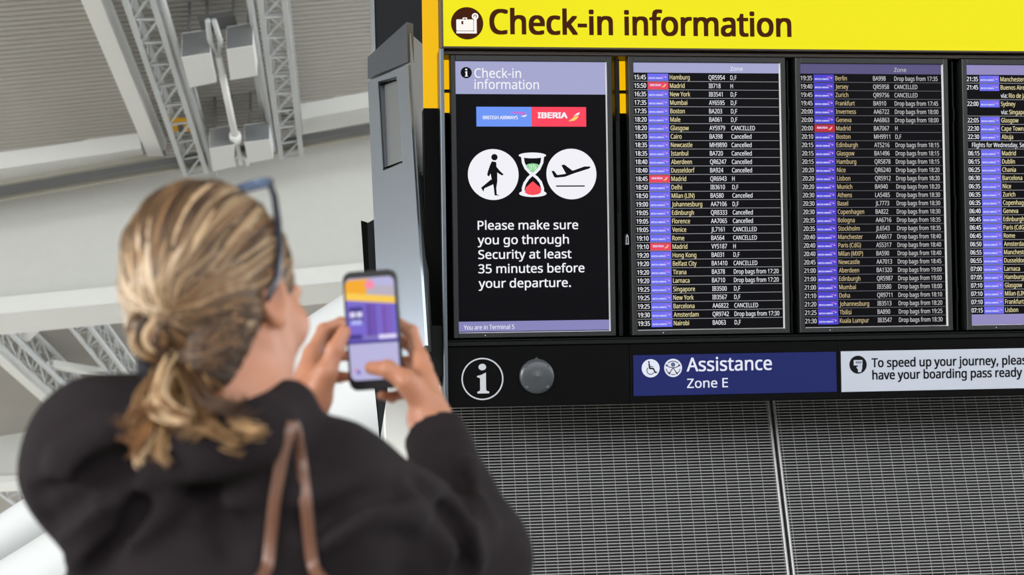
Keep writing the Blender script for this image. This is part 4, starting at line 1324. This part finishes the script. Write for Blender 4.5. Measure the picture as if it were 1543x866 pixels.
def hit_hair(x, y):
    ds = np.linspace(1.3, 1.8, 400); P = CAM + ray(x, y)[None] * ds[:, None]
    return D(x, y, ds[np.argmax(f_hair(P) < 0)])
KNOT = hit_hair(238, 474)
KL = (KNOT - HC) @ HM
exit_d = nrm((KL - EC) / ER_)
i = 0
while i < 950:
    d0 = nrm(RNG.normal(size=3))
    L0 = EC + d0 * ER_
    if L0[1] - .36 * L0[2] > .050 or L0[2] < -.045: continue
    if abs(L0[0]) > .06 and L0[1] > -.035 and L0[2] < .01: continue
    if L0[0] > .0 and L0[2] < .018: continue
    if L0[1] < -.04 and RNG.random() < .55: continue
    i += 1
    e = nrm(exit_d + A3(np.clip(L0[0] * .9, -.07, .09), 0, 0) + RNG.normal(size=3) * .06)
    th = math.acos(np.clip(d0.dot(e), -1, 1))
    pts = []; n = 12
    lift = RNG.uniform(-.0005, .0035); ph = RNG.uniform(0, 6.28)
    for k in range(n + 1):
        t = k / n
        v = nrm((math.sin((1 - t) * th) * d0 + math.sin(t * th) * e) / max(math.sin(th), 1e-3))
        rr = 1 + (lift + .003 * math.sin(ph + t * 5)) / .1 * math.sin(math.pi * min(1, t + .08))
        pts.append(H(*(EC + v * ER_ * rr)))
    q = pts[-1]; tl = KNOT + (TIE - KNOT) * .35 + RNG.normal(size=3) * .006
    for t in (.33, .66, 1): pts.append(q * (1 - t) + tl * t)
    r0 = RNG.uniform(.0018, .0042)
    rad = [r0 * (.5 + .5 * math.sin(math.pi * min(1, (k + 1.5) / len(pts)))) for k in range(len(pts))]
    mx_, my_ = proj_px(pts[6])
    if mx_ < 252 and my_ > 375: w = (.6, 1, 2, 3, 5, 6, 1)  # sunlit left side of the head painted in with paler tints
    elif mx_ < 285 and my_ <= 375: w = (6, 5, 3, 1.4, .8, .4, 3)
    elif my_ > 440: w = (5, 5, 2, .8, .3, .05, 3)
    elif mx_ > 392: w = (5, 5, 3, 1, .3, .1, 3)
    else: w = (2.4, 4, 5, 3.6, 1.3, .5, 4)
    locks.append((pts, rad, tint(w)))
# short dark hair of the nape, drawn straight to the tie
for k in range(260):
    ex, ey = RNG.uniform(262, 402), RNG.uniform(450, 560)
    if ey > 600 - (ex - 300) * .7: continue
    a = hit_hair(ex, ey)
    if np.linalg.norm(a - HC) > .16: continue
    e_ = TIE + RNG.normal(size=3) * .006
    locks.append(([a * (1 - t) + e_ * t for t in np.linspace(0, 1, 12)], [RNG.uniform(.0012, .0024) * (1 - .4 * t) for t in np.linspace(0, 1, 12)], tint((8, 2, .3, .05, .01, .01, 1))))
push_out(locks)
locks_to_obj('combed_lock', locks, hair)
# twisted strands above the tie
locks = []
for k in range(26):
    a = KNOT + C_FWD * .012 + C_RIGHT * RNG.uniform(-.024, .018) + C_UP * RNG.uniform(-.01, .016); b_ = TIE + RNG.normal(size=3) * .006
    ph = RNG.uniform(0, 6.28); amp = RNG.uniform(.006, .011); tw = RNG.uniform(1.2, 2.2)
    pts = []
    for t in np.linspace(0, 1, 18):
        c = a * (1 - t) + b_ * t - C_FWD * (.022 * math.sin(math.pi * t)) - C_RIGHT * (.016 * math.sin(math.pi * t))
        s = math.sin(math.pi * min(1, t + .1))
        pts.append(c + (C_RIGHT * math.cos(ph + tw * 6.28 * t) + C_UP * math.sin(ph + tw * 6.28 * t)) * amp * s)
    locks.append((pts, [.0048 * (.4 + .6 * math.sin(math.pi * min(1, t + .1))) for t in np.linspace(0, 1, 18)], tint((5, 4, 3, 2, 1.2, .8, 4))))
locks_to_obj('twisted_strand', locks, hair, 0.8)
# the tail
locks = []
n = 26
for k in range(34):
    g = k / 34
    if g < .36: ex, ey, w = RNG.uniform(218, 264), RNG.uniform(640, 712), (.6, 1, 2, 3, 4, 5, 2)
    elif g < .72: ex, ey, w = RNG.uniform(258, 328), RNG.uniform(655, 728), (3, 3, 3, 3, 2, 2, 3)
    else: ex, ey, w = RNG.uniform(322, 372), RNG.uniform(622, 680), (3, 4, 4, 2.5, 1.2, .8, 3)
    dd = RNG.uniform(1.40, 1.445)
    e_ = D(ex, ey, dd)
    mo = -C_FWD * RNG.uniform(.02, .05) + C_RIGHT * (np.sign(ex - 285) * RNG.uniform(.004, .026)) + C_UP * RNG.uniform(-.006, .012)
    ph = RNG.uniform(0, 6.28); amp = RNG.uniform(.002, .007); tw = RNG.uniform(.4, 1.0)
    hk = RNG.uniform(.006, .017) * RNG.choice((-1, 1)); hl = RNG.uniform(2.4, 4.8)
    col = tuple(np.array(tint(w)[:3]) * A3(1.0, .90, .76)) + (1,)
    for q in range(17):
        a = TIE + RNG.normal(size=3) * .006; off = RNG.normal(size=3) * .0048
        mid = (a + e_) / 2 + mo + off
        h2 = hk * RNG.uniform(.75, 1.2); l2 = hl * RNG.uniform(.85, 1.1)
        pts = []
        for t in np.linspace(0, 1, n):
            c = a * (1 - t) ** 2 + 2 * mid * t * (1 - t) + (e_ + off * (1.2 - .6 * t)) * t * t
            c = c + (C_RIGHT * math.cos(ph + tw * 6.28 * t) + C_FWD * .6 * math.sin(ph + tw * 6.28 * t)) * amp * t
            u = max(0.0, (t - .55) / .45)                    # the end curls round
            c = c + C_RIGHT * h2 * (1 - math.cos(l2 * u)) + C_UP * abs(h2) * (u * .8 - math.sin(l2 * u) * .6)
            pts.append(c)
        r0 = RNG.uniform(.0013, .0027)
        cc = tuple(np.clip(np.array(col[:3]) * RNG.uniform(.75, 1.25), 0, 1)) + (1,)
        locks.append((pts, [r0 * max(.10, (.45 + .55 * math.sin(math.pi * min(1, .10 + t * .9)))) * (1 - .7 * max(0, t - .7) / .3) for t in np.linspace(0, 1, n)], cc))
locks_to_obj('ponytail', locks, hair, 0.55)
mb = MB()
ax = nrm(D(285, 610, 1.44) - TIE); n = 40
u1 = nrm(np.cross(ax, C_UP)); u2 = np.cross(ax, u1)
path = [TIE - ax * .006 - ORG + (u1 * math.cos(a) + u2 * math.sin(a)) * (.0285 + .0025 * math.sin(a * 9)) for a in np.linspace(0, 2 * math.pi, n)]
mb.tube(path, .0155, mat('dark_hair_tie_fabric', srgb(30, 28, 34), rough=0.8), n=10)
mb.build('hair_tie', hair)

# ------------------------------------------------------------------ phone in the hands
PC = D(562.5, 497, 2.0)
ang = math.radians(4.0)
pr_ = C_RIGHT * math.cos(ang) + C_UP * math.sin(ang); pu = -C_RIGHT * math.sin(ang) + C_UP * math.cos(ang)
yw = math.radians(13)
pn = nrm(-ray(562.5, 497)); pr_ = nrm(pr_ - pr_.dot(pn) * pn); pu = np.cross(pn, pr_)
pr2 = pr_ * math.cos(yw) + pn * math.sin(yw); pn2 = np.cross(pr2, pu)
PM = Matrix([[pr2[i], -pn2[i], pu[i]] for i in range(3)]).to_4x4()      # local x right, y away from the viewer, z up
ph = thing('smartphone', 'black smartphone held up in both hands, its screen showing the board', 'phone', PC)
PM.translation = Vector(PC)
ph.matrix_world = PM
PWD, PHT = .0755, .163
b = MB()
M_CASE = mat('black_phone_case', srgb(20, 20, 23), rough=0.45, var=0.08)
out = rounded(-PWD / 2, PWD / 2, -PHT / 2, PHT / 2, .0125, 8)
inn = rounded(-PWD / 2 + .0012, PWD / 2 - .0012, -PHT / 2 + .0012, PHT / 2 - .0012, .0115, 8)
n = len(out)
vs = [(x, -.0045, z) for x, z in inn] + [(x, -.0033, z) for x, z in out] + [(x, .0040, z) for x, z in out] + [(x, .0052, z) for x, z in inn]
fs = [tuple(range(n)), tuple(range(4 * n - 1, 3 * n - 1, -1))]
for r in range(3): fs += [(r * n + (i + 1) % n, r * n + i, (r + 1) * n + i, (r + 1) * n + (i + 1) % n) for i in range(n)]
b.add(vs, fs, M_CASE); b.build('case', ph)
b = MB()
b.prism(rounded(-.032, -.004, .042, .072, .006), .0052, .0072, M_CASE)
b.build('camera_bump', ph)
for (lx, lz) in ((-.025, .064), (-.025, .050), (-.011, .057)):
    l = MB(); l.lathe([(.0058, .0072), (.0058, .0086), (.0045, .0090), (.0005, .0086)], (lx, 0, lz), M_DALU, 18); l.build('camera_lens', ph)
def ppx(x, y):
    p = plane_hit(420 + x / 2.707, 380 + y / 2.707, PC + pn2 * .0046, pn2) - PC
    return (float(p.dot(pr2)), float(p.dot(pu)))
b = MB()
ys = -.0047
sx0, sx1, sz0, sz1 = -PWD / 2 + .0035, PWD / 2 - .0035, -PHT / 2 + .014, PHT / 2 - .0095
b.flat(rounded(sx0, sx1, sz0, sz1, .008, 6), ys, emat('phone_lilac', 186, 182, 222))
def pz(fx, fz): return (sx0 + (sx1 - sx0) * fx, sz0 + (sz1 - sz0) * fz)
def pq(fx0, fx1, fz0, fz1, m, k=1):
    b.flat([pz(fx0, fz0), pz(fx1, fz0), pz(fx1, fz1), pz(fx0, fz1)], ys - .0001 * k, m)
PV = emat('phone_violet', 122, 106, 206); PD = emat('phone_dark_violet', 74, 62, 140); PW_ = emat('phone_white', 226, 220, 250); PO = emat('phone_orange', 246, 172, 48); PY = emat('phone_yellow', 250, 204, 84)
pq(0, 1, .36, .80, PV)
pq(0, 1, .355, .385, PD, 2)
b.flat([pz(0, .79), pz(1, .76), pz(1, .90), pz(.55, .93), pz(.55, .995), pz(.03, .985), pz(0, .95)], ys - .0002, emat('phone_grey_lilac', 186, 178, 192))
b.flat([pz(0, .83), pz(.42, .83), pz(.46, .99), pz(.07, .985), pz(0, .95)], ys - .0003, PO)
b.flat([pz(0, .79), pz(1, .73), pz(1, .80), pz(0, .865)], ys - .0004, PY)
b.flat([(pz(.5, .93)[0] + .007 * math.cos(t), pz(.5, .93)[1] + .006 * math.sin(t)) for t in np.linspace(0, 6.28, 16, endpoint=False)], ys - .0004, emat('phone_pink', 250, 140, 170))
pq(.04, .33, .56, .72, PD, 3); pq(.38, .60, .42, .74, emat('phone_purple', 112, 84, 176), 3); pq(.68, .90, .42, .72, emat('phone_purple2', 128, 96, 190), 3)
pq(.06, .17, .62, .67, PW_, 4); pq(.20, .31, .62, .67, PW_, 4); pq(.07, .30, .545, .59, emat('phone_pale_blue', 176, 180, 246), 4)
pq(.62, .98, .395, .435, PW_, 4); pq(.32, .58, .40, .43, emat('phone_steel', 130, 122, 180), 4); pq(.0, .28, .40, .45, PD, 4)
pq(.44, .46, .42, .74, PD, 4); pq(.75, .77, .42, .72, PD, 4)
pq(.44, .56, .14, .17, emat('phone_grey', 150, 144, 180), 4); pq(.13, .20, .06, .10, PV, 4); pq(.08, .12, .08, .13, emat('phone_rose', 214, 150, 178), 4)
sc_ = b.build('lit_screen', ph); sc_['label'] = 'bright phone screen showing the yellow sign and violet screens'

# ------------------------------------------------------------------ sunglasses pushed up on the head
sgl = thing('sunglasses', 'blue sunglasses pushed up on top of the blonde hair', 'sunglasses', H(0, .02, .131))
GO = H(0, .02, .131)
M_FRM = mat('blue_acetate', srgb(58, 78, 108), rough=0.2, var=0.1, coat=0.5)
M_TEMP = mat('navy_acetate', srgb(34, 40, 54), rough=0.25, var=0.1, coat=0.5)
def gl_glass():
    m = mat('tinted_blue_lens', srgb(120, 150, 190), rough=0.08, var=0.02)
    b_ = m.node_tree.nodes['Principled BSDF']; b_.inputs['Transmission Weight'].default_value = 0.75; b_.inputs['IOR'].default_value = 1.1
    return m
M_LENS = gl_glass()
def lensring(cx, n=32):
    return [(cx + .0265 * math.cos(2 * math.pi * k / n), .023 * math.sin(2 * math.pi * k / n)) for k in range(n + 1)]
def gp(x, z):
    """point on the tilted, curved front of the glasses: x across, z along the lens height"""
    return H(x, .020 + z * .86 - 1.6 * x * x, 0.136 + z * .50 - 2.6 * x * x) - GO
b = MB()
for cx in (-.032, .032):
    b.tube([gp(x, z) for x, z in lensring(cx)], .0034, M_FRM, n=8)
b.tube([gp(x, .006) for x in np.linspace(-.008, .008, 5)], .003, M_FRM, n=8)
b.build('frame', sgl)
for cx in (-.032, .032):
    b = MB(); ring_ = [gp(x * .98 + cx * .02, z * .98) for x, z in lensring(cx)[:-1]]
    c = sum(ring_) / len(ring_); k = len(ring_)
    fr_n = nrm(np.cross(ring_[0] - c, ring_[8] - c))
    vs = [p + fr_n * .0008 for p in ring_] + [p - fr_n * .0008 for p in ring_]
    b.add(vs, [tuple(range(k)), tuple(range(2 * k - 1, k - 1, -1))] + [(i, (i + 1) % k, k + (i + 1) % k, k + i) for i in range(k)], M_LENS)
    b.build('lens', sgl)
for s in (-1, 1):
    b = MB()
    pts = [gp(s * .0585, .004), H(s * .069, .012, .108) - GO, H(s * .083, -.002, .072) - GO, H(s * .0870, -.006, .036) - GO, H(s * .0865, -.012, .004) - GO, H(s * .083, -.026, -.022) - GO]
    b.tube(pts, [.0035, .004, .0042, .0042, .004, .003], M_TEMP, n=8)
    b.build('temple', sgl)

# ------------------------------------------------------------------ bag hanging from the shoulder
bagc = A3(*(D(436, 1130, 1.34)))
bag = thing('shoulder_bag', 'brown leather bag hung by two straps from the black shoulder', 'bag', bagc)
M_LEA = mat('brown_leather_strap', srgb(112, 78, 62), rough=0.42, var=0.15, scale=60, coat=0.2)
def strap(pxs, tail):
    pts = []
    P_ = [hit(f_hoodie, *p) - ray(*p) * .006 for p in pxs]
    P_ += [t for t in tail]
    m_ = MB()
    # smooth the polyline
    fine = []
    for i in range(len(P_) - 1):
        for t in np.linspace(0, 1, 6, endpoint=False): fine.append(P_[i] * (1 - t) + P_[i + 1] * t)
    fine.append(P_[-1])
    for _ in range(3): fine = [fine[0]] + [(fine[i - 1] + 2 * fine[i] + fine[i + 1]) / 4 for i in range(1, len(fine) - 1)] + [fine[-1]]
    m_.tube([p - bagc for p in fine], .0064, M_LEA, n=10, flat=.33, up=-C_FWD)
    return m_.build('strap', bag)
top_l = bagc + A3(-.055, -.01, .13); top_r = bagc + A3(.055, -.01, .13)
strap([(441, 636), (434, 652), (424, 690), (414, 750), (408, 810), (403, 862)], [top_l])
strap([(441, 636), (446, 652), (453, 690), (460, 750), (466, 810), (472, 862)], [top_r])
bfn = lambda P: smax(sd_ell((P - bagc) @ BM, (0, 0, 0), A3(.17, .05, .17)), (P - bagc)[..., 2] - .13, .01)
bb_ = mesh_np('pouch', [surface_nets(bfn, bagc - .2, bagc + .2, .012)], [M_LEA], bag, None, bagc)
